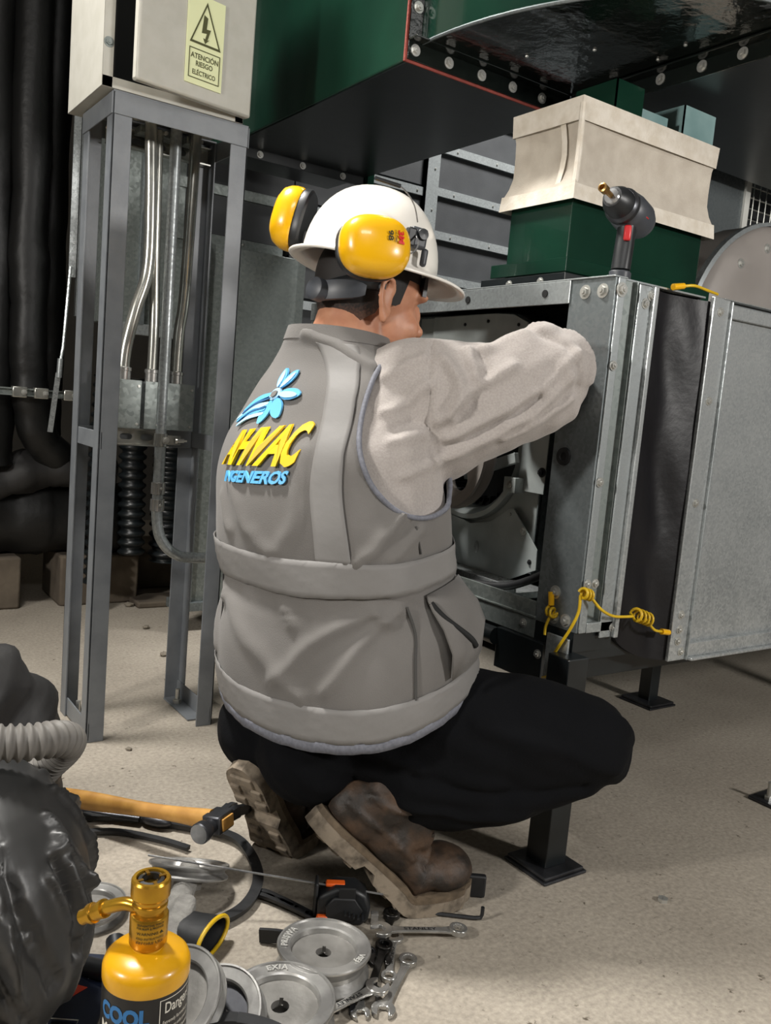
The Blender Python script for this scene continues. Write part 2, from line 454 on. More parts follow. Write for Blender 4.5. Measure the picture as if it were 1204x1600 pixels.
gp = thing('galvanised_duct', 'dull galvanised sheet duct standing behind the grey stand', 'duct', (1.2, 2.7, 0))
B().box(1.06, 1.448, 2.66, 2.73, .10, 1.262).obj('front_sheet', 'galvanised_dull', gp, 0, .002)
B().box(1.06, 1.10, 2.645, 2.662, .10, 1.262).obj('seam_strip', 'galvanised_dark', gp, 0, .002)
B().box(1.05, 1.455, 2.64, 2.74, .07, .10).obj('base_rail', 'galvanised_dark', gp, 0, .002)
for z in (.3, .62, .95): bolt(gp, (1.08, 2.645, z), (0, -1, 0), .005, .004)

gq = thing('galvanised_plenum', 'galvanised sheet plenum hanging above the black corrugated hoses', 'duct', (.8, 2.75, .96))
B().box(.80, 1.05, 2.76, 2.9, .985, 2.3).obj('front_sheet', 'galvanised_dull', gq, 0, .002)
B().box(.80, 1.05, 2.745, 2.77, .955, .99).obj('bottom_rail', 'galvanised', gq, 0, .002)
B().box(.905, .93, 2.745, 2.762, .985, 2.3).obj('seam_strip', 'galvanised_dark', gq, 0, .002)
for x in (.83, .95): bolt(gq, (x, 2.745, .972), (0, -1, 0), .005, .004, washer=False)

# ------------------------------------------------------------------ black ducts on the left
def wrapped(name, label, pts, r, group, seed, amp=.006, m='black_wrap', n=28, group_cat='duct', rib=26):
    P = spline(pts, 14); rs = [r*(1+.035*math.sin(i*.9+seed)+.02*math.sin(i*2.3)) for i in range(len(P))]
    b = B().tube(P, rs, n); me = b.mesh(name)
    bm = bmesh.new(); bm.from_mesh(me); bmesh.ops.recalc_face_normals(bm, faces=bm.faces[:]); bm.to_mesh(me); bm.free()
    noise_push(me, amp, rib, seed)
    o = mobj(name, me, m, None, 60); tag(o, label, group_cat, group); return o
wrapped('wrapped_duct', 'black wrapped vertical duct at the left edge of the frame', [(.535, 3.06, 2.9), (.535, 3.06, 1.5), (.54, 3.06, .9), (.55, 3.06, .50)], .068, 'black wrapped ducts', 1, .003)
wrapped('wrapped_duct', 'middle one of the black wrapped vertical ducts left of the stand', [(.625, 3.0, 2.9), (.63, 3.0, 1.5), (.64, 3.0, .9), (.68, 3.02, .62), (.80, 3.08, .5)], .058, 'black wrapped ducts', 2, .003)
wrapped('wrapped_duct', 'black wrapped vertical duct beside the bare metal strip', [(.72, 3.12, 2.9), (.725, 3.12, 1.5), (.73, 3.12, .95), (.735, 3.14, .55)], .05, 'black wrapped ducts', 3, .003)
wrapped('wrapped_duct', 'fat black wrapped duct lying along the floor at the left', [(-.2, 3.22, .31), (.4, 3.20, .31), (.8, 3.20, .31), (1.02, 3.20, .30)], .135, 'black wrapped ducts', 5, .006)
wrapped('wrapped_duct', 'crumpled grey-black cloth duct draped over the fat lying duct', [(.55, 3.1, .44), (.75, 3.08, .49), (.95, 3.1, .47)], .07, 'black wrapped ducts', 7, .008, 'duct_cloth')
for x, lab in ((.52, 'concrete block under the left end of the fat lying duct'), (.93, 'concrete block under the right end of the fat lying duct')):
    o = B().box(x-.14, x+.14, 3.08, 3.34, 0, .18).obj('concrete_block', 'concrete_block', None, 30, .008)
    tag(o, lab, 'block', 'plinth blocks')
    # cradle the round duct touches
wb = thing('plinth', 'low concrete plinth at the foot of the back equipment', 'plinth', (1.3, 3.3, 0))
B().box(1.08, 2.1, 3.28, 3.7, 0, .14).obj('slab', 'concrete_block', wb, 30, .01)
def corrugated(name, label, pts, r, pitch, m, group, depth=.12, n=24, cat='hose'):
    P = spline(pts, 24); out = []; rs = []; L = 0
    # resample finely
    seg = [(P[i+1]-P[i]).length for i in range(len(P)-1)]; T = sum(seg); N = int(T/(pitch/6))
    k = 0; acc = 0
    for i in range(N+1):
        d = T*i/N
        while k < len(seg)-1 and acc+seg[k] < d: acc += seg[k]; k += 1
        out.append(P[k]+(P[k+1]-P[k])*min(1, (d-acc)/max(seg[k], 1e-9)))
        c = math.cos(2*math.pi*d/pitch); rs.append(r*(1+depth*(math.copysign(abs(c)**.6, c))))
    o = B().tube(out, rs, n).obj(name, m, None, 50); tag(o, label, cat, group); return o
corrugated('corrugated_hose', 'black corrugated hose standing behind the stand, left one', [(1.0, 3.0, .82), (1.0, 3.0, .55), (1.01, 3.0, .20)], .042, .034, 'black_paint', 'black corrugated hoses', .16)
corrugated('corrugated_hose', 'black corrugated hose standing behind the stand, right one', [(1.16, 3.05, .80), (1.16, 3.05, .5), (1.16, 3.05, .16)], .06, .036, 'black_paint', 'black corrugated hoses', .13)
corrugated('corrugated_hose', 'black corrugated hose partly hidden by the stand front leg', [(.90, 3.0, .82), (.89, 3.0, .5), (.89, 3.0, .1)], .04, .034, 'black_paint', 'black corrugated hoses', .16)

sr = thing('support_strip', 'long bare galvanised strip hanging left of the cabinet', 'metal strip', (.745, 2.92, .9))
B().box(.735, .757, 2.91, 2.916, 1.12, 2.6).obj('wide_strip', 'galvanised_spangle', sr, 0)
B().box(.760, .764, 2.905, 2.925, 1.0, 2.6).obj('rod', 'galvanised', sr, 0)
sw = thing('hanging_tie', 'thin metal tie hanging in front of the black ducts', 'metal strip', (.73, 2.9, .62))
B().tube([(.735, 2.89, 1.15), (.722, 2.89, .9), (.712, 2.89, .82)], .005, 6).obj('rod', 'galvanised', sw)
B().cyl((.714, 2.885, .86), (.712, 2.885, .80), .009, n=12).obj('sleeve', 'galvanised', sw)
B().obox((.70, 2.885, .72), (.016, .003, .19), Matrix.Rotation(.1, 3, 'Y')).obj('tail', 'galvanised_spangle', sw, 0)
st = thing('strut_channel', 'strut channel with pipe clamps across the black ducts', 'channel', (.55, 2.93, .745))
B().box(.2, .80, 2.925, 2.935, .735, .755).box(.2, .80, 2.91, 2.935, .753, .757).box(.2, .80, 2.91, 2.935, .733, .737).obj('channel', 'galvanised_dull', st, 0)
for x in (.47, .60, .665, .755):
    c = B().box(x-.022, x+.022, 2.90, 2.93, .728, .762).obj('clamp', 'zinc_conduit', st, 30, .003)
    bolt(c, (x+.012, 2.90, .745), (0, -1, 0), .006, .012)

# small floor litter
rng = random.Random(8)
spots = [(0.93, 2.42, .011, 'pebble of rubble between the stand legs'), (.98, 2.72, .010, 'chip of rubble just behind the stand'),
         (1.02, 3.02, .014, 'white chip of rubble near the plinth'), (.86, 2.2, .007, 'tiny chip on the floor beside the stand base'),
         (1.69, 1.52, .010, 'crumb of rubble by the black bench foot'), (.62, 1.79, .006, 'ochre crumb in front of the stand leg')]
for x, y, r, lab in spots:
    b = B().ell((x, y, r*.6), (r*1.3, r, r*.6), Matrix.Rotation(rng.random()*3, 3, 'Z'), 7, 5)
    b.v = [(p[0]+rng.uniform(-.2, .2)*r, p[1]+rng.uniform(-.2, .2)*r, max(0, p[2]+rng.uniform(-.15, .15)*r)) for p in b.v]
    tag(b.obj('rubble', 'debris', None, 30), lab, 'rubble', 'floor rubble')
o = B().box(1.04, 1.24, 2.98, 3.12, 0, .022).obj('concrete_slab', 'concrete_block', None, 30, .006)
tag(o, 'flat broken concrete slab behind the stand', 'slab')
o = B().lathe([(.0035, 0), (.009, 0), (.009, .006), (.0035, .006), (.0035, 0)], (1.234, .838, 0), n=6, cap=False).obj('nut', 'bolt_zinc', None, 20)
tag(o, 'small hex nut lying alone on the open floor', 'nut')

# ------------------------------------------------------------------ grey steel stand
sd = thing('steel_stand', 'grey painted angle-iron stand carrying the electrical cabinet', 'stand', (.69, 1.97, 0))
SX0, SX1, SY0, SY1, ST = .545, .845, 1.862, 2.078, 1.385
aw, at = .040, .004
def angle_leg(x, y, sx, sy, z0, z1):
    b = B()
    xs = sorted((x, x+sx*aw)); ys = sorted((y, y+sy*at)); b.box(xs[0], xs[1], ys[0], ys[1], z0, z1)
    xs = sorted((x, x+sx*at)); ys = sorted((y, y+sy*aw)); b.box(xs[0], xs[1], ys[0], ys[1], z0, z1)
    return b
for x, sx in ((SX0, 1), (SX1, -1)):
    for y, sy in ((SY0, 1), (SY1, -1)):
        angle_leg(x, y, sx, sy, 0, ST).obj('leg', 'grey_paint', sd, 0, .001)
# top rails
B().box(SX0+.002, SX1-.002, SY0-.003, SY0, ST-.043, ST).box(SX0, SX1, SY0, SY0+.04, ST, ST+.004).obj('top_rail', 'grey_paint', sd, 0, .001)
B().box(SX0, SX1, SY1, SY1+.003, ST-.04, ST).box(SX0, SX1, SY1-.04, SY1, ST, ST+.004).obj('top_rail', 'grey_paint', sd, 0, .001)
for x, s in ((SX0, 1), (SX1, -1)):
    a, c = sorted((x, x-s*.003)); B().box(a, c, SY0, SY1, ST-.043, ST).obj('top_rail', 'grey_paint', sd, 0, .001)
    a, c = sorted((x+s*.0045, x+s*.008)); B().box(a, c, SY0, SY1, .655, .693).obj('mid_rail', 'grey_paint', sd, 0, .001)
    B().box(a, c, SY0, SY1, .004, .046).obj('base_rail', 'grey_paint', sd, 0, .001)
    a, c = sorted((x+s*.008, x+s*.045)); bb = B().box(a, c, SY0+.04, SY1-.01, .001, .005).obj('base_foot', 'grey_paint', sd, 0, .001)
    bx_ = (a+c)/2
    an = B().cyl((bx_, 2.02, .004), (bx_, 2.02, .042), .0055, n=10).cyl((bx_, 2.02, .005), (bx_, 2.02, .015), .011, n=6).obj('anchor_bolt', 'bolt_zinc', sd, 30)
B().box(SX0+.01, SX1-.01, SY1-.010, SY1-.0045, .652, .695).obj('mid_rail', 'grey_paint', sd, 0, .001)
# slotted strut channel on the stand, upper and lower
def slot(cx, cy, L, h, n=6):
    o = []
    for k in range(n+1): a = -math.pi/2+math.pi*k/n; o.append((cx+L/2-h/2+h/2*math.cos(a), cy+h/2*math.sin(a)))
    for k in range(n+1): a = math.pi/2+math.pi*k/n; o.append((cx-L/2+h/2+h/2*math.cos(a), cy+h/2*math.sin(a)))
    return o
def strut(name, label, x0, x1, y, z0, h):
    t = thing(name, label, 'channel', ((x0+x1)/2, y, z0)); L = x1-x0
    Rz = Matrix(((1, 0, 0), (0, 0, 1), (0, 1, 0))).transposed()  # local x->X, y->Z, z->-? thickness along Y
    n = int(L/.05)
    holes = [slot(x0+.025+.05*k, z0+h/2, .03, .014) for k in range(n)]
    B().plate([(x0, z0), (x1, z0), (x1, z0+h), (x0, z0+h)], holes, .003, (0, y+.02, 0), Matrix(((1, 0, 0), (0, 0, 1), (0, 1, 0)))).obj('web', 'zinc_conduit', t, 0)
    for z in (z0, z0+h-.003): B().box(x0, x1, y, y+.021, z, z+.003).obj('flange', 'zinc_conduit', t, 0)
    return t
strut('strut_channel', 'slotted strut channel on the stand mid rail holding the long conduit', .59, .765, 2.032, .655, .040)
strut('strut_channel', 'slotted strut channel under the cabinet clamping the conduit tops', .59, .835, 2.045, 1.332, .040)

# conduits
def conduit(label, pts, r, m='zinc_conduit', coup=None, kind='steel conduit'):
    P = spline(pts, 10); t = thing('conduit', label, 'conduit', tuple(P[-1]), None, 'conduits inside the stand')
    B().tube(P, r, 14).obj('pipe', m, t, 60)
    return t
cA = conduit('bent steel conduit curving left to the left junction box', [(.668, 1.995, 1.40), (.678, 1.995, 1.2), (.678, 1.995, 1.06), (.655, 1.995, .97), (.636, 1.995, .88), (.632, 1.995, .808)], .0140)
cB = conduit('thin steel conduit between the bent one and the long one', [(.690, 2.005, 1.37), (.697, 2.005, 1.1), (.703, 2.005, .95), (.7035, 2.005, .808)], .0118)
cC = conduit('long galvanised conduit sweeping out in an elbow near the floor', [(.725, 1.985, 1.40), (.726, 1.985, .95), (.726, 1.985, .56), (.726, 1.985, .50), (.738, 1.985, .44), (.775, 1.985, .40), (.83, 1.985, .388), (1.0, 2.0, .385)], .0130, 'galvanised')
cD = conduit('steel conduit bending down to the right junction box', [(.776, 1.995, 1.40), (.772, 1.995, 1.15), (.768, 1.995, 1.0), (.760, 1.995, .92), (.7585, 1.995, .808)], .0130)
for c, x, r in ((cA, .632, .0140), (cB, .7035, .0118), (cD, .7585, .0130)):
    yy = 2.005 if c is cB else 1.995
    B().lathe([(r+.004, 0), (r+.004, .02), (r+.0055, .021), (r+.0055, .028), (r+.001, .03)], (x, yy, .808), n=18).obj('connector', 'chrome', c, 40)
for z in (.545, .505):
    b = B().lathe([(.0130, 0), (.0167, .001), (.0167, .028), (.0130, .03)], (.726, 1.985, z), n=18).obj('coupling', 'chrome', cC, 40)
    bolt(b, (.728, 1.97, z+.015), (0, -1, 0), .004, .004, washer=False)
for c, x in ((cA, .668), (cB, .692), (cC, .725), (cD, .776)):
    k = B().box(x-.018, x+.018, 2.006, 2.05, 1.36, 1.376).obj('clamp', 'galvanised_dull', c, 0, .001)
    bolt(k, (x+.014, 2.004, 1.368), (0, -1, 0), .005, .008, washer=False)
ck = B().lathe([(.0131, 0), (.0160, 0), (.0160, .03), (.0131, .03)], (.726, 1.985, .66), n=18).box(.742, .775, 1.984, 2.03, .664, .686).obj('clamp', 'zinc_conduit', cC, 40)
bolt(ck, (.732, 1.968, .675), (0, -1, 0), .006, .006); bolt(ck, (.762, 1.984, .675), (1, -.4, 0), .005, .02)

# junction boxes
def jbox(label, x0, x1, z0, z1, y0, y1):
    t = thing('junction_box', label, 'junction box', ((x0+x1)/2, (y0+y1)/2, z0), None, 'junction boxes on the stand')
    B().box(x0, x1, y0+.002, y1, z0, z1).obj('body', 'galvanised', t, 0, .002)
    c = B().box(x0-.001, x1+.001, y0, y0+.002, z0-.001, z1+.001).obj('cover', 'galvanised_dull', t, 0, .0008)
    bolt(c, (x1-.007, y0, z0+.009), (0, -1, 0), .0035, .003, washer=False); bolt(c, (x1-.006, y0, z1-.012), (0, -1, 0), .0035, .003, washer=False)
jbox('left junction box, under the bent conduit', .600, .670, .700, .808, 1.975, 2.03)
jbox('right junction box, under two conduits beside the long one', .731, .798, .700, .808, 1.975, 2.03)
jbox('narrow middle junction box behind the long conduit', .684, .722, .700, .808, 1.985, 2.03)

# ------------------------------------------------------------------ electrical cabinet
cb = thing('electrical_cabinet', 'cream metal electrical cabinet with a warning sign on its door', 'cabinet', (.68, 1.97, ST+.004))
CX0, CX1, CY0, CY1, CZ0, CZ1 = .520, .830, 1.862, 2.12, ST+.0045, 1.95
b = B().box(CX0, CX1, CY1-.003, CY1, CZ0, CZ1).box(CX0, CX0+.002, CY0, CY1, CZ0, CZ1).box(CX1-.002, CX1, CY0, CY1, CZ0, CZ1)
b.box(CX0, CX1, CY0, CY1, CZ0, CZ0+.002).box(CX0, CX1, CY0, CY1, CZ1-.002, CZ1)
b.box(CX0, CX0+.022, CY0, CY0+.002, CZ0, CZ1).box(CX1-.02, CX1, CY0, CY0+.002, CZ0, CZ1).box(CX0, CX1, CY0, CY0+.002, CZ0, CZ0+.022)
b.obj('body', 'cream_enamel', cb, 0, .001)
B().box(CX0+.03, CX1-.03, CY1-.02, CY1-.012, CZ0+.04, CZ1-.04).obj('back_plate', 'interior_shade', cb, 0)
bolt(cb, (CX0+.011, CY0, 1.475), (0, -1, 0), .007, .004, 'galvanised_dull', name='screw')
# door, hinged on the right and a little ajar
hx, hy = CX1+.002, CY0-.004; da = math.radians(9.5)
dv = Vector((-math.cos(da), -math.sin(da), 0)); dn = Vector((-math.sin(da), math.cos(da), 0)); dn = -dn if dn.y > 0 else dn
DW = .272; DZ0, DZ1 = CZ0+.008, CZ1-.006
RD = Matrix((-dv, -dn, Vector((0, 0, 1)))).transposed()
def dpt(u, z, o=0.): return Vector((hx, hy, 0)) + dv*(DW-u) + dn*o + Vector((0, 0, z))
door = B().obox(dpt(DW/2, (DZ0+DZ1)/2, .011), (DW, .022, DZ1-DZ0), RD).obj('door', 'cream_enamel', cb, 30, .005)
sg_c = dpt(.148, 1.513, .0235)
sg = B().obox(sg_c, (.088, .0022, .176), RD).obj('warning_sign', 'sign_cream', cb, 0, .0005)
def sgp(x, y, z=0.): p = sg_c + (-dv)*x + Vector((0, 0, y)) + dn*(.0012+.0004+z); return tuple(p)
def ink(name, polys):
    b = B()
    for outer, holes in polys:
        k = len(b.v); b.plate(outer, holes, .0004)
    b.v = [sgp(*p) for p in b.v]; return b.obj(name, 'sign_ink', sg, 0)
tri = lambda s, cy: [(-.037*s, cy-.036*s), (.037*s, cy-.036*s), (0, cy+.050*s)]
ink('warning_triangle', [(tri(1, .028), [tri(.86, .0275)])])
ink('lightning_arrow', [([(-.006, .052), (.003, .048), (.001, .026), (.011, .027), (.004, .005), (.0085, .007), (-.001, -.003), (-.006, .007), (-.0015, .006), (.002, .018), (-.010, .016)], [])])
rc = lambda w, h, cy: [(-w, cy-h), (w, cy-h), (w, cy+h), (-w, cy+h)]
ink('text_frame', [(rc(.037, .0295, -.047), [rc(.0352, .0277, -.047)])])
for tx, cy, w, h in (('ATENCIÓN', -.0305, .066, .0135), ('RIESGO', -.046, .040, .0105), ('ELÉCTRICO', -.0625, .055, .0125)):
    text_on('lettering', tx, 'sign_ink', sg, lambda x, y, z, cy=cy, w=w, h=h: sgp(x*w, cy+y*h), 1, .02, stretch=True)
# raised inner lip seen in the gap
B().box(CX0+.022, CX0+.026, CY0+.003, CY0+.03, CZ0+.02, CZ1-.02).obj('gasket', 'matte_black', cb, 0)
# ------------------------------------------------------------------ overhead green duct
gd = thing('green_duct', 'glossy dark green overhead duct running back above the helmet', 'duct', (1.25, 2.0, 1.5))
GZ = 1.5
B().box(1.035, 1.485, 1.535, 2.62, GZ, 2.05).obj('casing', 'green_paint', gd, 0, .003)
B().box(1.04, 1.48, 1.54, 2.61, GZ-.003, GZ).obj('bottom_sheet', 'black_paint', gd, 0)  # black sheet stands in for shade under the green casing
B().box(1.03, 1.49, 2.38, 2.386, GZ-.030, GZ).box(1.03, 1.49, 2.38, 2.41, GZ-.006, GZ-.003).obj('joint_flange', 'black_paint', gd, 0, .001)
for x in (1.12, 1.26, 1.40): bolt(gd, (x, 2.38, GZ-.016), (0, -1, 0), .007, .006)
B().box(1.478, 1.502, 2.36, 2.40, 1.05, GZ+.1).obj('hanger_bar', 'green_paint', gd, 0, .001)
FY = 1.535
fl = B().box(1.030, 1.492, FY-.004, FY, GZ-.002, GZ+.036).box(1.030, 1.492, FY-.032, FY-.004, GZ+.033, GZ+.037).obj('flange_bottom', 'black_gloss', gd, 0, .001)
B().box(1.030, 1.062, FY-.004, FY, GZ+.036, 2.05).obj('flange_side', 'black_gloss', gd, 0, .001)
B().box(1.062, 1.074, FY-.016, FY-.001, GZ+.036, 2.05).obj('flange_corner', 'green_paint', gd, 0, .001)
B().box(1.026, 1.494, FY-.002, FY+.003, GZ-.008, GZ-.002).box(1.024, 1.030, FY-.003, FY+.003, GZ-.008, 2.05).obj('sealant_bead', 'red_sealant', gd, 0, .0015)
for x in (1.048, 1.135, 1.225, 1.315, 1.405): bolt(fl, (x, FY-.004, GZ+.018), (0, -1, 0), .008, .007)
for z in (1.60, 1.72): bolt(fl, (1.047, FY-.004, z), (0, -1, 0), .008, .007)

el = thing('duct_elbow', 'curved green duct elbow with a black glossy underside, top right', 'duct', (1.49, 1.50, GZ))
ex, ey, Rr = 1.494, 1.530, .43
Ry = .60
arc = [(ex-Rr*math.sin(a), ey-Ry*math.cos(a)) for a in [math.pi/2*(1-k/20) for k in range(21)]]
pl = arc + [(ex, ey)]
B().plate(pl, [], .004, (0, 0, GZ+.036)).obj('bottom_sheet', 'black_gloss', el, 0)
b = B(); b.loft([[(x, y, GZ+.034), (x, y, 2.05), (ex+(x-ex)*.99, ey+(y-ey)*.99, 2.05), (ex+(x-ex)*.99, ey+(y-ey)*.99, GZ+.034)] for x, y in arc]); b.obj('curved_side', 'green_paint', el, 60)
B().tube([(x, y, GZ+.036) for x, y in arc], .0035, 6).obj('seam_bead', 'galvanised_dark', el)
f2 = B().box(ex-.004, ex, ey-Ry-.01, ey-.004, GZ-.002, GZ+.036).box(ex-.03, ex, ey-Ry-.01, ey-.034, GZ+.030, GZ+.034).obj('flange_bottom', 'black_gloss', el, 0, .001)
for y in (.98, 1.08, 1.17, 1.27, 1.40): bolt(f2, (ex-.004, y, GZ+.018), (-1, 0, 0), .008, .007)
for x, y in ((1.32, 1.30), (1.25, 1.42), (1.44, 1.24), (1.42, 1.16)): bolt(el, (x, y, GZ+.036), (0, 0, -1), .004, .003, name='screw', washer=False)

ed = thing('shaded_duct', 'duct coloured dark for its shade, continuing right beyond the elbow flange', 'duct', (1.9, 1.3, GZ))
B().box(ex+.003, 3.0, ey-Ry, ey, GZ+.004, 2.05).obj('casing', 'black_paint', ed, 0, .003)  # black colour carries the shade this duct section lies in

# ------------------------------------------------------------------ canvas connector and green collar on the fan box
KX, KY, KW, KD = 1.25, 1.245, .405, .175      # near corner, width along X, depth along Y
cl = thing('green_collar', 'green painted sheet collar under the canvas sleeve', 'duct collar', (KX+.2, KY+.1, 1.05))
B().box(KX, KX+KW, KY, KY+KD, 1.052, 1.235).obj('body', 'green_paint', cl, 0, .002)
B().box(KX-.022, KX+KW+.022, KY-.022, KY+KD+.022, 1.085, 1.112).obj('flange', 'green_paint', cl, 0, .001)
B().box(KX-.035, KX+KW+.035, KY-.035, KY+KD+.035, 1.0505, 1.080).obj('base_rim', 'black_paint', cl, 0, .001)
for y in (KY+.03, KY+.12): bolt(cl, (KX-.035, y, 1.066), (-1, 0, 0), .006, .005)

cv = thing('canvas_connector', 'cream canvas flexible connector above the green collar', 'flexible connector', (KX+.2, KY+.1, 1.24))
def canvas_ring(z, pinch, grow=0., n=9):
    x0, x1, y0, y1 = KX-.004-grow, KX+KW+.004+grow, KY-.004-grow, KY+KD+.004+grow; P = []
    def side(a, c, nx, ny, w):
        for k in range(n):
            t = k/n; bow = math.sin(math.pi*t)**.6 if 0 < t < 1 else 0
            P.append((a[0]+(c[0]-a[0])*t + nx*pinch*bow*w, a[1]+(c[1]-a[1])*t + ny*pinch*bow*w, z))
    side((x0, y0), (x1, y0), 0, 1, .7); side((x1, y0), (x1, y1), -1, 0, 1); side((x1, y1), (x0, y1), 0, -1, .7); side((x0, y1), (x0, y0), 1, 0, 1)
    # pull the corners in a little with the pinch
    cxm, cym = (x0+x1)/2, (y0+y1)/2
    return [(p[0]+(cxm-p[0])*pinch*.9, p[1]+(cym-p[1])*pinch*.9, p[2]) for p in P]
prof = [(1.228, .0, .012), (1.25, .002, .010), (1.268, .008, .004), (1.29, .014, 0), (1.315, .017, 0), (1.34, .014, 0), (1.362, .008, 0), (1.378, .002, .002), (1.402, 0, .003)]
B().loft([canvas_ring(z, p, g) for z, p, g in prof], cap=False).obj('sleeve', 'canvas_cloth', cv, 50)
B().loft([canvas_ring(1.371, .0, .0045), canvas_ring(1.414, 0, .0065)], cap=False).obj('top_hem', 'canvas_tape', cv, 50)
B().loft([canvas_ring(1.222, .0, .0145), canvas_ring(1.252, .003, .0125)], cap=False).obj('bottom_hem', 'canvas_tape', cv, 50)
for cx_, cy_ in ((KX-.006, KY-.006),):
    B().tube([(cx_+(1-w)*.0+ (.2*p), cy_+.08*p, z) for (z, p, g), w in zip(prof, [1]*9)], .006, 8).obj('corner_seam', 'canvas_tape', cv)
b = B(); b.loft([[(KX-.010+q*.9, KY+.035+dy, z) for dy in (0, .014)] for z, q, g in prof], cap=False, closed=False); b.obj('lap_seam', 'canvas_tape', cv)
nk = thing('duct_neck', 'bare sheet neck with two green and blue corner lugs above the canvas', 'duct neck', (KX+.2, KY+.1, 1.40))
B().box(KX+.004, KX+KW-.004, KY+.004, KY+KD-.004, 1.385, 1.413).obj('neck', 'galvanised_dull', nk, 0)
def lug(x, y, lx, ly, z0, z1, m, nm):
    b = B().box(x, x+lx, y, y+.003, z0, z1).box(x, x+.003, y, y+ly, z0, z1); b.obj(nm, m, nk, 0)
lug(KX+.085, KY-.002, .080, .11, 1.39, 1.472, 'green_paint', 'green_lug')
lug(KX+.295, KY-.002, .105, .09, 1.39, 1.476, 'blue_film', 'blue_lug')
B().box(KX+.15, KX+.25, KY+.002, KY+.005, 1.40, 1.437).obj('blue_strip', 'blue_film', nk, 0)

# ------------------------------------------------------------------ hood, wire guard and drum on the right
hd = thing('sheet_hood', 'grey sheet-metal hood right of the canvas connector', 'hood', (2.25, 1.75, 1.06))
B().box(2.06, 2.295, 1.60, 1.605, 1.10, 1.60).box(2.06, 2.065, 1.60, 2.1, 1.10, 1.60).obj('front_sheet', 'galvanised_dark', hd, 0)
b = B(); b.loft([[(2.06, 1.62, 1.60), (3.0, 1.62, 1.60), (3.0, 1.63, 1.60), (2.06, 1.63, 1.60)], [(2.06, 1.62, 1.9), (3.0, 1.62, 1.9), (3.0, 1.63, 1.9), (2.06, 1.63, 1.9)]]); b.obj('upper_sheet', 'galvanised', hd, 0)
B().box(2.295, 2.318, 1.592, 1.606, 1.10, 1.655).obj('white_edge', 'white_paint', hd, 0, .001)
B().box(2.0, 3.0, 1.7, 2.4, 1.055, 1.10).obj('base', 'galvanised_dark', hd, 0)
bolt(hd, (2.12, 1.60, 1.58), (0, -1, 0), .006, .005)
gdw = thing('wire_guard', 'welded wire mesh guard at the right edge of the frame', 'wire guard', (2.6, 1.62, 1.1))
for k in range(12): B().cyl((2.33+.032*k, 1.612, 1.12), (2.33+.032*k, 1.612, 1.68), .0022, n=6).obj('wire', 'zinc_conduit', gdw)
for k in range(18): B().cyl((2.32, 1.616, 1.13+.031*k), (2.75, 1.616, 1.13+.031*k), .0022, n=6).obj('wire', 'zinc_conduit', gdw)
B().box(2.32, 2.78, 1.60, 1.62, 1.10, 1.12).box(2.32, 2.78, 1.60, 1.62, 1.68, 1.70).obj('frame', 'white_paint', gdw, 0)
B().box(2.32, 2.78, 1.68, 1.69, 1.1, 1.72).obj('backing', 'interior_shade', gdw, 0)  # dark sheet added in place of the shade behind the mesh

dr = thing('drum_cover', 'beige-grey round drum cover on top of the right duct', 'drum', (1.99, 1.30, 1.06))
dc, dR = Vector((1.985, 1.26, .985)), .325
def clipz(b, z): b.v = [(p[0], p[1], max(p[2], z)) for p in b.v]; return b
clipz(B().lathe([(.0, 0), (.25, -.012), (.30, -.008), (dR-.01, .004), (dR, .012), (dR, .10), (.0, .10)], dc, (0, 1, 0), 64, cap=False), 1.0535).obj('shell', 'drum_grey', dr, 40)
clipz(B().lathe([(dR-.004, .0), (dR+.005, .004), (dR+.005, .02), (dR-.004, .02)], dc, (0, 1, 0), 64, cap=False), 1.0535).obj('rim', 'galvanised', dr, 40)
for a in (2.25, 1.85): bolt(dr, dc+Vector((.27*math.cos(a), -.010, .27*math.sin(a))), (0, -1, 0), .008, .006, name='screw')
# ------------------------------------------------------------------ fan section
X0, Y0, ZB, ZT, YE = 1.144, 1.019, .43, 1.047, 2.05
fb = thing('fan_box', 'galvanised fan box open on the side where the worker reaches in', 'fan box', (1.3, 1.4, ZB))
B().box(X0, X0+.004, Y0, Y0+.103, ZB, ZT).obj('corner_post', 'galvanised_dark', fb, 0, .001)
B().box(X0-.004, X0, Y0+.10, YE, ZT-.040, ZT).box(X0-.004, X0+.03, Y0, YE, ZT, ZT+.003).obj('top_rail', 'galvanised', fb, 0, .001)
B().box(X0-.003, X0+.04, Y0+.10, YE, ZB+.002, ZB+.006).box(X0, X0+.004, Y0+.10, YE, ZB-.035, ZB+.034).obj('bottom_rail', 'galvanised_dull', fb, 0, .001)
B().box(X0, X0+.004, 1.80, YE, ZB, ZT-.04).obj('rear_post', 'galvanised_dull', fb, 0, .001)
# narrow end face: lip, channel, outer strip
B().box(X0+.0045, X0+.022, Y0-.003, Y0+.001, ZB, ZT).obj('end_lip', 'galvanised', fb, 0, .0015)
B().box(X0+.022, X0+.058, Y0+.010, Y0+.014, ZB, ZT).box(X0+.022, X0+.024, Y0, Y0+.012, ZB, ZT).box(X0+.056, X0+.058, Y0, Y0+.012, ZB, ZT).obj('end_channel', 'galvanised_dull', fb, 0, .001)
B().box(X0+.058, X0+.099, Y0-.004, Y0, ZB-.012, ZT-.004).obj('end_strip', 'galvanised', fb, 0, .0015)
B().box(X0+.088, X0+.099, Y0-.012, Y0-.004, ZB-.012, ZT-.004).obj('end_strip_lip', 'galvanised_spangle', fb, 0, .0015)
B().box(X0+.022, X0+.099, Y0-.004, Y0+.03, ZB, ZB+.018).obj('end_foot', 'galvanised', fb, 0, .001)
B().box(X0+.03, X0+.258, Y0+.01, YE, ZT, ZT+.003).obj('top_sheet', 'galvanised', fb, 0)
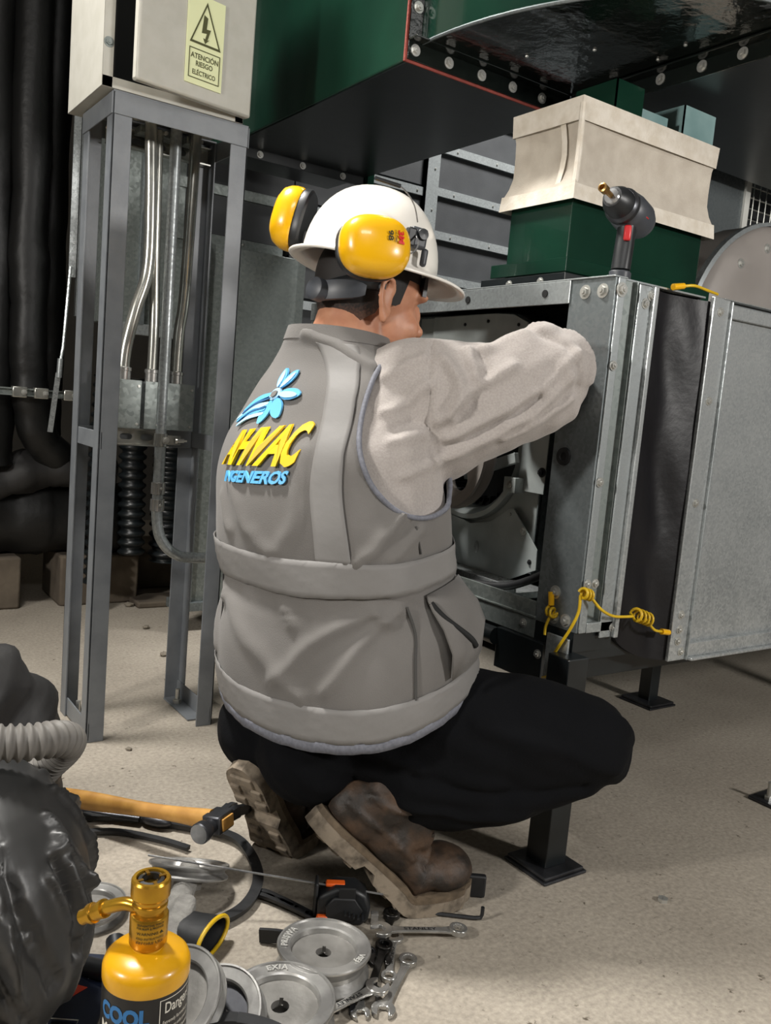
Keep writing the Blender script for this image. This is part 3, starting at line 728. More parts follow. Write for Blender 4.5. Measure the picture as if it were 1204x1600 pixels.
B().box(X0+.248, X0+.258, Y0+.02, YE, ZB, ZT).obj('back_sheet', 'interior_shade', fb, 0)
B().box(X0+.10, X0+.258, Y0+.07, Y0+.08, ZB, ZT).obj('side_sheet', 'interior_shade', fb, 0)
B().box(X0+.005, X0+.258, YE-.01, YE, ZB, ZT).obj('side_sheet', 'galvanised_dull', fb, 0)
B().box(X0+.05, X0+.258, Y0+.03, YE, ZB-.004, ZB).obj('floor_sheet', 'galvanised_dull', fb, 0)
gr = B().lathe([(.006, .002), (.0085, -.004), (.0155, -.004), (.0165, 0), (.006, .001)], (X0, 1.093, .737), (1, 0, 0), 28).obj('grommet', 'rubber', fb, 40)
B().cyl((X0-.0015, 1.093, .737), (X0-.001, 1.093, .737), .009, n=20).obj('grommet_hole', 'matte_black', gr)
for y in (1.045, 1.085): bolt(fb, (X0, y, ZT-.022), (-1, 0, 0), .0085, .007)
bolt(fb, (X0+.012, Y0-.003, ZT-.020), (0, -1, 0), .0085, .007)
bolt(fb, (X0+.075, Y0-.004, ZT-.035), (0, -1, 0), .0065, .005); bolt(fb, (X0+.088, Y0-.004, ZT-.02), (0, -1, 0), .0065, .005)
for y, z in ((1.077, .492), (1.075, .446), (1.045, .447)): bolt(fb, (X0, y, z), (-1, 0, 0), .0085, .007)
for x, z in ((X0+.010, .520), (X0+.030, .520), (X0+.090, .436), (X0+.012, .90), (X0+.012, .70)): bolt(fb, (x, Y0-.004, z), (0, -1, 0), .006, .005)
for y in (1.18, 1.40, 1.62): B().cyl((X0-.006, y, ZT-.02), (X0-.0035, y, ZT-.02), .007, n=14).obj('rail_hole', 'matte_black', fb)
bolt(fb, (X0, 1.15, ZB-.014), (-1, 0, 0), .006, .005); bolt(fb, (X0, 1.30, ZB-.014), (-1, 0, 0), .006, .005)

# ------------------------------------------------------------------ blower inside
bw = thing('centrifugal_blower', 'grey galvanised centrifugal blower inside the open fan box', 'blower', (1.32, 1.5, ZB))
RX = Matrix(((0, 0, 1), (1, 0, 0), (0, 1, 0)))      # local x->Y, y->Z, z->X
bc = (1.535, .735)
outer = [(1.30, .47), (1.30, .90)] + [(1.46-.16*math.cos(a), .865+.16*math.sin(a)) for a in [math.pi/2*k/8 for k in range(1, 9)]] + [(1.78, 1.025), (1.80, .47)]
B().plate(outer, [circ(.172, 48, bc)], .003, (1.305, 0, 0), RX).obj('side_plate', 'blower_sheet', bw, 0)
b = B(); b.loft([[(1.30, y, z), (1.385, y, z), (1.385, bc[0]+(y-bc[0])*.985, bc[1]+(z-bc[1])*.985), (1.30, bc[0]+(y-bc[0])*.985, bc[1]+(z-bc[1])*.985)] for y, z in outer], True); b.obj('scroll', 'galvanised_dark', bw, 40)
B().lathe([(.183, .0), (.178, -.012), (.168, -.014), (.158, -.004), (.152, .015), (.149, .028), (.153, .028), (.160, .012), (.172, .0)], (1.304, *bc), (1, 0, 0), 64, cap=False).obj('inlet_cone', 'blower_sheet', bw, 50)
imp = B()
for k in range(36):
    a = 2*math.pi*k/36; p = Vector((1.355, bc[0]+.138*math.cos(a), bc[1]+.138*math.sin(a)))
    imp.obox(p, (.05, .018, .002), Matrix.Rotation(a+.5, 3, 'X'))
imp.obj('impeller', 'steel_dark', bw, 0)
B().lathe([(.15, 0), (.15, .004), (.14, .006), (.14, 0)], (1.335, *bc), (1, 0, 0), 48, cap=False).obj('impeller_ring', 'galvanised_dark', bw, 40)
B().cyl((1.380, *bc), (1.384, *bc), .17, n=32).obj('back_plate', 'interior_shade', bw)
lp = [(1.25+.03, .527), (1.362, .603), (1.378, .601), (1.43, .565), (1.50, .550), (1.60, .562), (1.70, .60), (1.70, .455), (1.36, .446), (1.278, .485)]
l1 = B().plate(lp, [], .003, (1.290, 0, 0), RX).obj('lower_plate', 'blower_sheet', bw, 0, .0006)
bolt(l1, (1.290, 1.325, .560), (-1, 0, 0), .006, .006); bolt(l1, (1.290, 1.298, .498), (-1, 0, 0), .004, .004, 'rubber')
bolt(l1, (1.290, 1.370, .590), (-1, 0, 0), .0035, .003, washer=False)
B().ell((1.289, 1.47, .500), (.002, .007, .014)).obj('dent', 'galvanised_spangle', l1)
up_ = [(1.276, .645), (1.355, .645), (1.352, .735), (1.358, .82), (1.335, .93), (1.276, .93)]
u1 = B().plate(up_, [], .003, (1.286, 0, 0), RX).obj('upper_plate', 'blower_sheet', bw, 0, .0006)
bolt(u1, (1.286, 1.285, .690), (-1, 0, 0), .007, .008, 'black_plastic')
tp = [(1.36, .93), (1.355, .975), (1.375, 1.0), (1.42, 1.018), (1.48, 1.022), (1.70, 1.020), (1.70, .93)]
t1 = B().plate(tp, [], .003, (1.286, 0, 0), RX).obj('top_plate', 'blower_sheet', bw, 0, .0006)
for y, z in ((1.40, .995), (1.50, 1.005), (1.58, 1.0)): bolt(t1, (1.286, y, z), (-1, 0, 0), .004, .003, 'rubber', washer=False)
arm = B().obox((1.262, 1.42, .688), (.012, .17, .022), Matrix.Rotation(-.32, 3, 'X')).box(1.262, 1.290, 1.336, 1.372, .640, .672).obj('bearing_arm', 'blower_sheet', bw, 0, .001)
bolt(arm, (1.262, 1.354, .656), (-1, 0, 0), .006, .006)
B().box(1.20, 1.30, 1.24, 1.78, .436, .450).box(1.20, 1.204, 1.24, 1.78, .436, .462).obj('base_rail', 'galvanised_spangle', bw, 0, .001)
B().cyl((1.16, *bc), (1.38, *bc), .012, n=14).obj('shaft', 'steel_bright', bw)

pu = thing('drive_pulley', 'pale cast pulley with round holes on the blower shaft', 'pulley', (1.21, 1.49, .715))
pc = (1.492, .715)
holes = [circ(.026, 20, (pc[0]+.072*math.cos(a), pc[1]+.072*math.sin(a))) for a in [math.radians(d) for d in (-52, 20, 92, 164, 236)]] + [circ(.014, 16, pc)]
B().plate(circ(.108, 48, pc), holes, .010, (1.205, 0, 0), RX).obj('web', 'drum_grey', pu, 0, .002)
B().lathe([(.104, .0), (.128, -.006), (.129, .0), (.118, .010), (.118, .012), (.129, .022), (.128, .028), (.104, .022)], (1.200, *pc), (1, 0, 0), 64, cap=False).obj('rim', 'drum_grey', pu, 40)
B().lathe([(.014, -.012), (.032, -.012), (.034, .02), (.014, .02)], (1.200, *pc), (1, 0, 0), 28, cap=False).obj('hub', 'aluminium_dull', pu, 40)

cbx = B().tube(spline([(1.20, 1.64, .80), (1.19, 1.60, .66), (1.185, 1.565, .56), (1.18, 1.53, .50), (1.18, 1.45, .452), (1.18, 1.36, .448), (1.19, 1.24, .466), (1.22, 1.13, .53)], 10), .0085, 10).obj('black_cable', 'rubber', None, 60)
tag(cbx, 'thick black cable looping below the blower inside the fan box', 'cable')
corrugated('flexible_conduit', 'short ribbed grey conduit lying at the foot of the blower', [(1.185, 1.62, .50), (1.18, 1.54, .472), (1.18, 1.44, .4565)], .0095, .006, 'hose_grey', None, .12, 14, 'conduit')

# ------------------------------------------------------------------ black steel base frame
bs = thing('base_frame', 'black steel base frame with legs and foot plates under the fan box', 'base frame', (1.3, 1.4, 0))
B().box(X0-.01, 2.4, 1.085, 1.21, .315, .394).obj('cross_beam', 'black_paint', bs, 0, .002)
B().box(X0+.02, 3.0, Y0+.03, Y0+.075, .365, .413).obj('long_beam', 'black_paint', bs, 0, .002)
B().box(X0+.01, X0+.06, 1.21, YE, .335, .394).obj('side_beam', 'black_paint', bs, 0, .002)
B().cyl((X0-.01, 1.21, .375), (X0-.01, 2.0, .375), .017, n=16).obj('pipe_rail', 'black_paint', bs, 50)
def leg(x, y, w, h, plate):
    L_ = B().box(x-w/2, x+w/2, y-w/2, y+w/2, .012, h).obj('leg', 'black_paint', bs, 0, .002)
    B().box(x-plate/2, x+plate/2, y-plate/2, y+plate/2, 0, .006).box(x-plate/2+.004, x+plate/2-.006, y-plate/2+.003, y+plate/2-.004, .006, .013).obj('foot_plate', 'steel_dark', L_, 0, .002)
leg(1.128, 1.015, .050, .394, .105); leg(2.085, 1.555, .040, .37, .115); leg(1.16, 1.93, .05, .394, .10); leg(2.6, 1.06, .05, .37, .11)
B().box(2.06, 2.11, 1.10, 2.0, .33, .37).box(2.0, 3.4, 1.53, 1.58, .30, .345).obj('cross_beam', 'black_paint', bs, 0, .002)
hp = B().box(X0-.016, X0-.011, 1.020, 1.072, .325, .420).obj('hanger_plate', 'galvanised', bs, 0, .001)
bolt(bs, (X0-.010, 1.095, .372), (-1, 0, 0), .006, .006)
# padding blocks under the box so it sits on the frame
B().box(X0, X0+.10, Y0+.004, Y0+.10, .394, ZB).obj('spacer', 'black_paint', bs, 0)
B().box(X0, X0+.10, 1.85, 1.99, .394, ZB).obj('spacer', 'black_paint', bs, 0)

ap = thing('anchor_plate', 'small black floor plate with an upright anchor bolt at the right edge', 'anchor plate', (1.80, .96, 0))
B().box(1.765, 1.93, .87, 1.02, 0, .008).obj('plate', 'steel_dark', ap, 0, .002)
B().cyl((1.79, .985, .006), (1.79, .985, .048), .006, n=12).obj('stud', 'bolt_zinc', ap)
B().cyl((1.79, .985, .008), (1.79, .985, .016), .011, n=6).obj('nut', 'bolt_zinc', ap, 20)

# ------------------------------------------------------------------ black flexible joint
fx = thing('vinyl_connector', 'black vinyl flexible joint between fan box and galvanised duct', 'flexible connector', (1.33, 1.2, .36))
bb = B(); nx, nz = 26, 40
def vin(i, j, y):
    u = i/nx; w = j/nz; xa = X0+.098+(1.425-X0-.098)*u; zlo = .425+(.352-.425)*u; zhi = 1.043
    z = zlo+(zhi-zlo)*w; bow = math.sin(math.pi*u)*.022
    wr = .004*math.sin(9*u+5*w)*math.sin(math.pi*u)+.003*math.sin(21*w+7*u)*math.sin(math.pi*u)
    if w < .12: z -= .02*math.sin(math.pi*u)*(1-w/.12)
    return (xa, y+bow+wr, z)
for y, s in ((Y0+.002, 1),):
    vs = [vin(i, j, y) for i in range(nx+1) for j in range(nz+1)]
    bb.add(vs, [(i*(nz+1)+j, (i+1)*(nz+1)+j, (i+1)*(nz+1)+j+1, i*(nz+1)+j+1) for i in range(nx) for j in range(nz)])
o = bb.obj('front_skirt', 'vinyl_black', fx, 180)
for nm, j in (('bottom_skirt', 0), ('top_skirt', nz)):
    bb = B(); vs = []
    for i in range(nx+1):
        p = vin(i, j, Y0+.002); vs += [p, (p[0], 1.75, p[2])]
    bb.add(vs, [(2*i, 2*i+1, 2*i+3, 2*i+2) for i in range(nx)]).obj(nm, 'vinyl_black', fx, 60)
B().box(X0+.094, X0+.10, Y0-.006, Y0+.002, .43, 1.045).obj('edge_strip', 'galvanised_spangle', fx, 0)

# ------------------------------------------------------------------ right galvanised duct
rd = thing('plenum_duct', 'spangled galvanised duct section at the right edge', 'duct', (2.2, 1.3, .35))
PX, PZ0, PZ1 = 1.412, .352, 1.052
B().box(PX+.045, 3.2, Y0+.006, Y0+.012, PZ0+.03, PZ1-.02).obj('side_sheet', 'galvanised_spangle', rd, 0)
B().box(PX+.05, 3.2, Y0+.012, 1.78, PZ0+.004, PZ1-.004).obj('casing', 'galvanised', rd, 0)
sp = B().box(PX, PX+.052, Y0-.002, Y0+.006, PZ0, PZ1).obj('end_strip', 'galvanised_spangle', rd, 0, .0015)
B().box(PX+.050, PX+.0535, Y0-.008, Y0+.006, PZ0, PZ1-.004).obj('strip_lip', 'galvanised', rd, 0, .001)
B().box(PX+.054, 3.2, Y0-.006, Y0+.006, PZ0+.006, PZ0+.034).box(PX+.054, 3.2, Y0-.016, Y0+.006, PZ0, PZ0+.006).obj('bottom_rail', 'galvanised_spangle', rd, 0, .0015)
B().box(PX+.054, 3.2, Y0-.004, Y0+.006, PZ1-.034, PZ1-.010).box(PX+.03, 3.2, Y0-.004, Y0+.03, PZ1-.002, PZ1).obj('top_rail', 'galvanised_spangle', rd, 0, .0015)
for z in (1.026, .86, .665, .445, .415, .392): bolt(sp, (PX+.022, Y0-.002, z), (0, -1, 0), .006, .005)
bolt(sp, (PX+.035, Y0-.002, .370), (0, -1, 0), .006, .005)

# ------------------------------------------------------------------ yellow earth wires
def coil(p0, p1, r, turns, n=14, hint=(0, 0, 1)):
    p0, p1 = Vector(p0), Vector(p1); R = frame(p1-p0, hint); out = []
    for k in range(int(turns*n)+1):
        t = k/(turns*n); a = 2*math.pi*k/n; out.append(p0+(p1-p0)*t+R @ Vector((r*math.cos(a), r*math.sin(a), 0)))
    return out
def wire(label, pts, lugs=(), nut=None):
    t = thing('earth_wire', label, 'wire', tuple(pts[0]), None, 'yellow earth wires')
    B().tube(pts, .0027, 8).obj('wire', 'yellow_wire', t, 60)
    for a, c in lugs: B().cyl(a, c, .006, .0055, 10).obj('lug', 'yellow_plastic', t, 40)
    return t
wire('short coiled yellow earth wire hanging on the fan box post', [Vector((1.137, 1.078, .478))]+coil((1.134, 1.083, .458), (1.134, 1.064, .456), .008, 2)+spline([(1.130, 1.072, .448), (1.126, 1.075, .43), (1.1235, 1.073, .415)], 6), [((1.137, 1.081, .492), (1.136, 1.077, .468))])
wire('yellow earth wire running with coils to the galvanised duct', coil((1.128, 1.0, .509), (1.150, 1.0, .503), .0085, 3)+spline([(1.158, 1.003, .496), (1.18, .998, .476), (1.215, .998, .462), (1.262, .996, .459)], 8)+coil((1.272, .998, .462), (1.316, .998, .448), .011, 4)+spline([(1.326, 1.004, .436), (1.345, 1.006, .424), (1.372, 1.011, .418)], 6), [((1.372, 1.011, .418), (1.396, 1.012, .414))])
wire('yellow earth wire dropping from the coils to the hanger plate', spline([(1.128, 1.004, .504), (1.127, 1.003, .475), (1.123, 1.012, .445), (1.120, 1.03, .41), (1.122, 1.046, .385), (1.128, 1.05, .378)], 8))
wire('yellow earth wire coil just above the knee', spline([(1.122, 1.065, .338), (1.115, 1.05, .345)], 6)+coil((1.115, 1.04, .345), (1.115, 1.0, .345), .009, 4))
wire('short yellow earth wire lying on top of the vinyl joint', spline([(1.31, 1.02, 1.054), (1.34, 1.012, 1.060), (1.38, 1.013, 1.058), (1.42, 1.018, 1.0565)], 8), [((1.295, 1.021, 1.052), (1.32, 1.018, 1.057))])

# ------------------------------------------------------------------ cordless drill on the box
dl = thing('cordless_drill', 'grey and black cordless drill with red trigger standing on the fan box', 'drill', (1.195, 1.06, 1.05))
ax = Vector((-.93, -.25, .16)).normalized(); dO = Vector((1.205, 1.062, 1.168))
RDl = frame(ax)
def dring(p, w, h, n=16, e=2.6):
    R_ = Matrix((Vector((-.56, .78, 0)).normalized(), Vector((.81, .58, 0)).normalized(), Vector((0, 0, 1)))).transposed()
    o = []
    for k in range(n):
        a = 2*math.pi*k/n; c, s = math.cos(a), math.sin(a)
        o.append(Vector(p)+R_ @ Vector((w*math.copysign(abs(c)**(2/e), c), h*math.copysign(abs(s)**(2/e), s), 0)))
    return o
hdp = [((1.192, 1.055, 1.0505), .0185, .026), ((1.192, 1.055, 1.064), .019, .027), ((1.193, 1.056, 1.068), .0165, .022), ((1.198, 1.058, 1.11), .0165, .021), ((1.201, 1.060, 1.125), .016, .020), ((1.206, 1.063, 1.15), .017, .026)]
B().loft([dring(*p) for p in hdp[:2]]).obj('battery_foot', 'grey_plastic', dl, 40, .002)
B().loft([dring(*p) for p in hdp[2:]]).obj('handle', 'black_plastic', dl, 40)
B().lathe([(0, -.060), (.018, -.059), (.028, -.050), (.033, -.034), (.034, 0), (.032, .018), (.029, .022)], dO, ax, 28).obj('motor_housing', 'grey_plastic', dl, 40)
B().lathe([(.0292, .022), (.031, .024), (.031, .032), (.0275, .036), (.027, .038)], dO, ax, 28).obj('torque_ring', 'steel_dark', dl, 30)
B().lathe([(.0265, .036), (.0255, .052), (.021, .062), (.017, .070), (.006, .071)], dO, ax, 28).obj('chuck', 'black_plastic', dl, 30)
B().lathe([(.0165, .060), (.0175, .063), (.0125, .0735), (.005, .074)], dO, ax, 24).obj('chuck_nose', 'steel_bright', dl, 30)
bt = B().cyl(dO+ax*.07, dO+ax*.098, .0045, n=6).lathe([(.004, .094), (.0075, .095), (.0078, .108), (.005, .109), (.005, .100)], dO, ax, 18).obj('nut_driver_bit', 'gold_bit', dl, 30)
B().obox((1.186, 1.0435, 1.128), (.012, .012, .026), Matrix.Rotation(math.atan2(-.56, -.78), 3, 'Z')).obj('trigger', 'red_plastic', dl, 40, .003)
B().obox(dO+Vector((.012, -.024, -.010)), (.014, .002, .010), RDl).obj('badge', 'red_plastic', dl, 30, .001)
B().ell((1.193, 1.043, 1.146), (.004, .003, .003)).obj('direction_switch', 'red_plastic', dl)
# ------------------------------------------------------------------ the worker
RINGS = [(0.7833, 1.1698, 0.2834, 0.204, 0.1632, 0.42), (0.7802, 1.1779, 0.3227, 0.2163, 0.173, 0.38), (0.7761, 1.1895, 0.3811, 0.2239, 0.1791, 0.3), (0.7712, 1.2025, 0.4448, 0.2198, 0.1758, 0.24), (0.7672, 1.2116, 0.4871, 0.2051, 0.1641, 0.2), (0.765, 1.2172, 0.5136, 0.1987, 0.1589, 0.18), (0.7601, 1.2277, 0.5613, 0.2016, 0.1613, 0.15), (0.7574, 1.2376, 0.6145, 0.2044, 0.1594, 0.12), (0.7608, 1.257, 0.6776, 0.2073, 0.1576, 0.1), (0.7661, 1.2614, 0.732, 0.2032, 0.1463, 0.08), (0.7794, 1.2709, 0.7757, 0.1914, 0.1302, 0.06), (0.7884, 1.2774, 0.8198, 0.1721, 0.1136, 0.04), (0.7915, 1.2863, 0.8527, 0.1456, 0.0961, 0.02), (0.7883, 1.2926, 0.8796, 0.1184, 0.0852, 0.0), (0.7819, 1.2997, 0.8975, 0.0927, 0.0788, -0.05), (0.7819, 1.3027, 0.9172, 0.0777, 0.0739, -0.08)]
RG = np.array(RINGS); NR = len(RINGS)-1
TA = math.radians(15); TF = Vector((math.cos(TA), math.sin(TA), 0)); TR = Vector((math.sin(TA), -math.cos(TA), 0))
def ringat(v):
    s = min(max(v*NR, 0), NR-1e-9); i = int(s); q = s-i
    p0, p1, p2, p3 = RG[max(i-1, 0)], RG[i], RG[i+1], RG[min(i+2, NR)]
    return .5*((2*p1)+(-p0+p2)*q+(2*p0-5*p1+4*p2-p3)*q*q+(-p0+3*p1-3*p2+p3)*q**3)
def T(th, v, off=0.):
    """torso surface: th = 0 at the spine, + towards his right; v = 0 hem .. 1 collar"""
    cx, cy, cz, a, b, tl = ringat(v); pw = lambda c: math.copysign(abs(c)**(2/2.25), c)
    k = -pw(math.cos(th))*(b+off); l = pw(math.sin(th))*(a+off)
    # soft cloth folds, stronger towards the waist
    fold = .0035*math.sin(th*7+v*16)*math.sin(math.pi*min(1, v*1.15))+.003*math.sin(th*3.1-v*23+1)*math.exp(-((v-.3)/.22)**2)
    k *= 1+fold*4; l *= 1+fold*4
    p = Vector((cx, cy, cz)) + TF*k + TR*l; p.z += tl*k; return p

man = thing('person', 'worker in grey vest and white hard hat squatting and reaching into the fan box', 'person', (.80, 1.15, 0))

# head frame
ha, hp_ = math.radians(-10), math.radians(6)
HF = Vector((math.cos(ha)*math.cos(hp_), math.sin(ha)*math.cos(hp_), -math.sin(hp_))); HL = Vector((-math.sin(ha), math.cos(ha), 0)); HU = HF.cross(HL)
HC = Vector((.842, 1.300, .987))
HR = Matrix((HF, HL, HU)).transposed()
def hd_(x, y, z): return HC + HR @ Vector((x, y, z))

bd = B()
bd.ell(hd_(-.010, 0, .020), (.094, .076, .092), HR, 22, 14)
bd.ell(hd_(.030, 0, -.045), (.060, .058, .072), HR, 20, 12)
bd.ell(hd_(.052, 0, -.098), (.032, .036, .024), HR)
bd.ell(hd_(.005, 0, -.075), (.055, .054, .035), HR)
bd.ell(hd_(.096, 0, -.042), (.014, .014, .012), HR); bd.ell(hd_(.088, 0, -.020), (.012, .009, .026), HR)
bd.ell(hd_(.074, .03, .012), (.018, .026, .009), HR); bd.ell(hd_(.074, -.03, .012), (.018, .026, .009), HR)
bd.ell(hd_(.058, .034, -.045), (.026, .022, .024), HR); bd.ell(hd_(.058, -.034, -.045), (.026, .022, .024), HR)
for s in (-1, 1):     # ears: rim, lobe, bowl
    e = [hd_(-.004+x, s*(.077+o), z) for x, o, z in ((.006, .0, -.030), (-.004, .008, -.046), (-.012, .013, -.030), (-.019, .016, -.010), (-.018, .016, .010), (-.008, .013, .022), (.005, .006, .018), (.009, .0, .004))]
    bd.caps(e, [.006, .0075, .0055, .005, .005, .005, .0048, .005], 10)
    bd.ell(hd_(-.006, s*.078, -.012), (.013, .006, .026), HR)
bd.caps([hd_(-.030, 0, -.045), (.80, 1.302, .925), (.785, 1.298, .86)], [.060, .060, .075], 20)
# trunk, limbs (inside the clothes)
bd.caps([(.785, 1.29, .84), (.775, 1.25, .66), (.775, 1.21, .48), (.785, 1.19, .30)], [.085, .10, .10, .11], 20)
SR, ER, WR = Vector((.838, 1.160, .80)), Vector((1.072, 1.042, .868)), Vector((1.205, 1.245, .850))
SL, EL, WL = Vector((.80, 1.425, .79)), Vector((1.0, 1.49, .70)), Vector((1.165, 1.45, .80))
bd.caps([(.79, 1.28, .83), SR, ER, (1.13, 1.14, .862), WR], [.07, .055, .04, .036, .027], 16)
bd.caps([(.79, 1.29, .83), SL, EL, (1.09, 1.465, .75), WL], [.07, .05, .04, .036, .027], 16)
def hand(w, fwd, palm):
    f_ = Vector(fwd).normalized(); n_ = Vector(palm); n_ = (n_-f_*n_.dot(f_)).normalized(); s_ = f_.cross(n_)
    P_ = lambda a, b_, c: w + f_*a + s_*b_ + n_*c
    bd.caps([P_(.0, 0, 0), P_(.03, .012, 0), P_(.075, .024, .0)], [.026, .019, .012]); bd.caps([P_(.03, -.012, 0), P_(.078, -.022, 0)], [.019, .012]); bd.caps([P_(.03, 0, 0), P_(.08, 0, 0)], [.020, .013])
    for k, (b_, L1) in enumerate(((.030, .038), (.011, .044), (-.009, .041), (-.027, .032))):
        a0 = .08-.004*abs(k-1)
        bd.caps([P_(a0, b_, 0), P_(a0+L1*.75, b_*1.05, L1*.45), P_(a0+L1*.75, b_*1.05, L1*1.15), P_(a0+L1*.35, b_, L1*1.5)], [.0095, .009, .0082, .0072], 10)
    bd.caps([P_(.028, .03, .008), P_(.055, .05, .026), P_(.078, .040, .048)], [.012, .010, .0085], 10)
hand(WR, (.25, .95, .06), (.6, -.2, -.5)); hand(WL, (.35, -.35, .75), (.8, .2, -.3))
HIPR, HIPL = Vector((.80, 1.11, .265)), Vector((.765, 1.29, .265))
KR, KL = Vector((1.062, .893, .300)), Vector((1.045, 1.44, .31))
AR, AL = Vector((.795, 1.050, .155)), Vector((.745, 1.275, .160))
bd.caps([HIPR, KR, AR], [.08, .05, .028], 16); bd.caps([HIPL, KL, AL], [.08, .05, .028], 16)
body = mobj('body', organic(bd, .0042, 5, .5), 'skin', man, 180)

# face details
for s in (-1, 1):
    e = B().ell(hd_(.058, s*.031, -.006), (.009, .012, .008), HR).obj('eye', 'eye_white', man)
    B().ell(hd_(.0635, s*.031, -.006), (.005, .006, .006), HR).obj('iris', 'iris', e)
    B().caps([hd_(.083, s*.016, .016), hd_(.082, s*.034, .021), hd_(.071, s*.050, .015)], [.003, .0035, .002], 8).obj('eyebrow', 'matte_black', man)
B().caps([hd_(.078, .020, -.077), hd_(.090, 0, -.075), hd_(.078, -.020, -.077)], [.004, .006, .004], 10).obj('mouth', 'lip', man)

# short black hair with a faded nape
def hair_material():
    m = mat('hair', '14100e', .7, 0); nt = m.node_tree; n = nt.nodes; L = nt.links; b = n['Principled BSDF']
    ge = n.new('ShaderNodeTexCoord'); sp = n.new('ShaderNodeSeparateXYZ'); L.new(ge.outputs['Generated'], sp.inputs[0])
    nz = n.new('ShaderNodeTexNoise'); nz.inputs['Scale'].default_value = 260; nz.inputs['Detail'].default_value = 3; L.new(ge.outputs['Object'], nz.inputs['Vector'])
    ma = n.new('ShaderNodeMath'); ma.operation = 'MULTIPLY_ADD'; L.new(nz.outputs[0], ma.inputs[0]); ma.inputs[1].default_value = .22; L.new(sp.outputs[2], ma.inputs[2])
    rp = n.new('ShaderNodeValToRGB'); L.new(ma.outputs[0], rp.inputs[0]); e = rp.color_ramp.elements
    e[0].position = .14; e[0].color = lin('a96f52'); e[1].position = .42; e[1].color = lin('17120f'); x = e.new(.27); x.color = lin('5c3f31')
    L.new(rp.outputs[0], b.inputs['Base Color'])
hair_material()
hb = B(); vs = []; fs = []; nu, nv = 64, 26
for j in range(nv+1):
    for i in range(nu):
        a = 2*math.pi*i/nu; back = (1-math.cos(a))/2        # 0 at face, 1 at nape
        low = -.012-.080*max(0, (back-.30)/.70)**1.1 if back > .30 else .03
        if .34 < back < .52: low = -.018
        if back <= .30: low = .030
        z = low + (.114-low)*(j/nv)
        zz = (z-.020)/.0955; rr_ = math.sqrt(max(.0, 1-zz*zz)) if z > .02 else 1
        ax_, ay_ = .0965, .0785
        if z < .02:
            q = (.02-z)/.10; ax_ = .0965-.034*q**1.6; ay_ = .0785-.016*q**1.4
        vs.append(tuple(hd_(-.010+ax_*rr_*math.cos(a) - (0 if z > .02 else .0), ay_*rr_*math.sin(a), z)))
for j in range(nv):
    for i in range(nu): fs.append((j*nu+i, j*nu+(i+1) % nu, (j+1)*nu+(i+1) % nu, (j+1)*nu+i))
hb.add(vs, fs).obj('hair', 'hair', man, 180)

# ---- shirt: trunk seen in the armholes, sleeves
sh = B(); n1, n2 = 56, 40; rings = [[T(2*math.pi*i/n1, .30+.66*j/n2, -.006) for i in range(n1)] for j in range(n2+1)]
sh.loft(rings)
sl = sh
# right sleeve: loose, tall cross-section
def sect(c, axis, rv, rh, n=20, e=2.2):
    a = Vector(axis).normalized(); h = a.cross(Vector((0, 0, 1))).normalized(); v_ = h.cross(a)
    o = []
    for k in range(n):
        t = 2*math.pi*k/n; c_, s_ = math.cos(t), math.sin(t)
        o.append(Vector(c)+h*rh*math.copysign(abs(c_)**(2/e), c_)+v_*rv*math.copysign(abs(s_)**(2/e), s_))
    return o
def tubeS(path):
    R_ = []
    for i, (c, rv, rh) in enumerate(path):
        a = Vector(path[min(i+1, len(path)-1)][0])-Vector(path[max(i-1, 0)][0]); R_.append(sect(c, a, rv, rh))
    sh.loft(R_)
tubeS([((.800, 1.205, .772), .108, .080), ((.846, 1.158, .786), .127, .076), ((.885, 1.130, .804), .119, .074), ((.93, 1.105, .818), .101, .070), ((.975, 1.080, .834), .089, .066), ((1.02, 1.058, .860), .091, .062), ((1.052, 1.040, .878), .082, .050), ((1.074, 1.032, .888), .050, .034)])
sh.caps([(1.046, 1.042, .885), (1.062, 1.047, .88)], [.060, .052], 18)
sh.caps([(1.055, 1.048, .866), (1.105, 1.10, .862), (1.15, 1.17, .856), (1.20, 1.235, .850)], [.058, .060, .052, .044], 18)
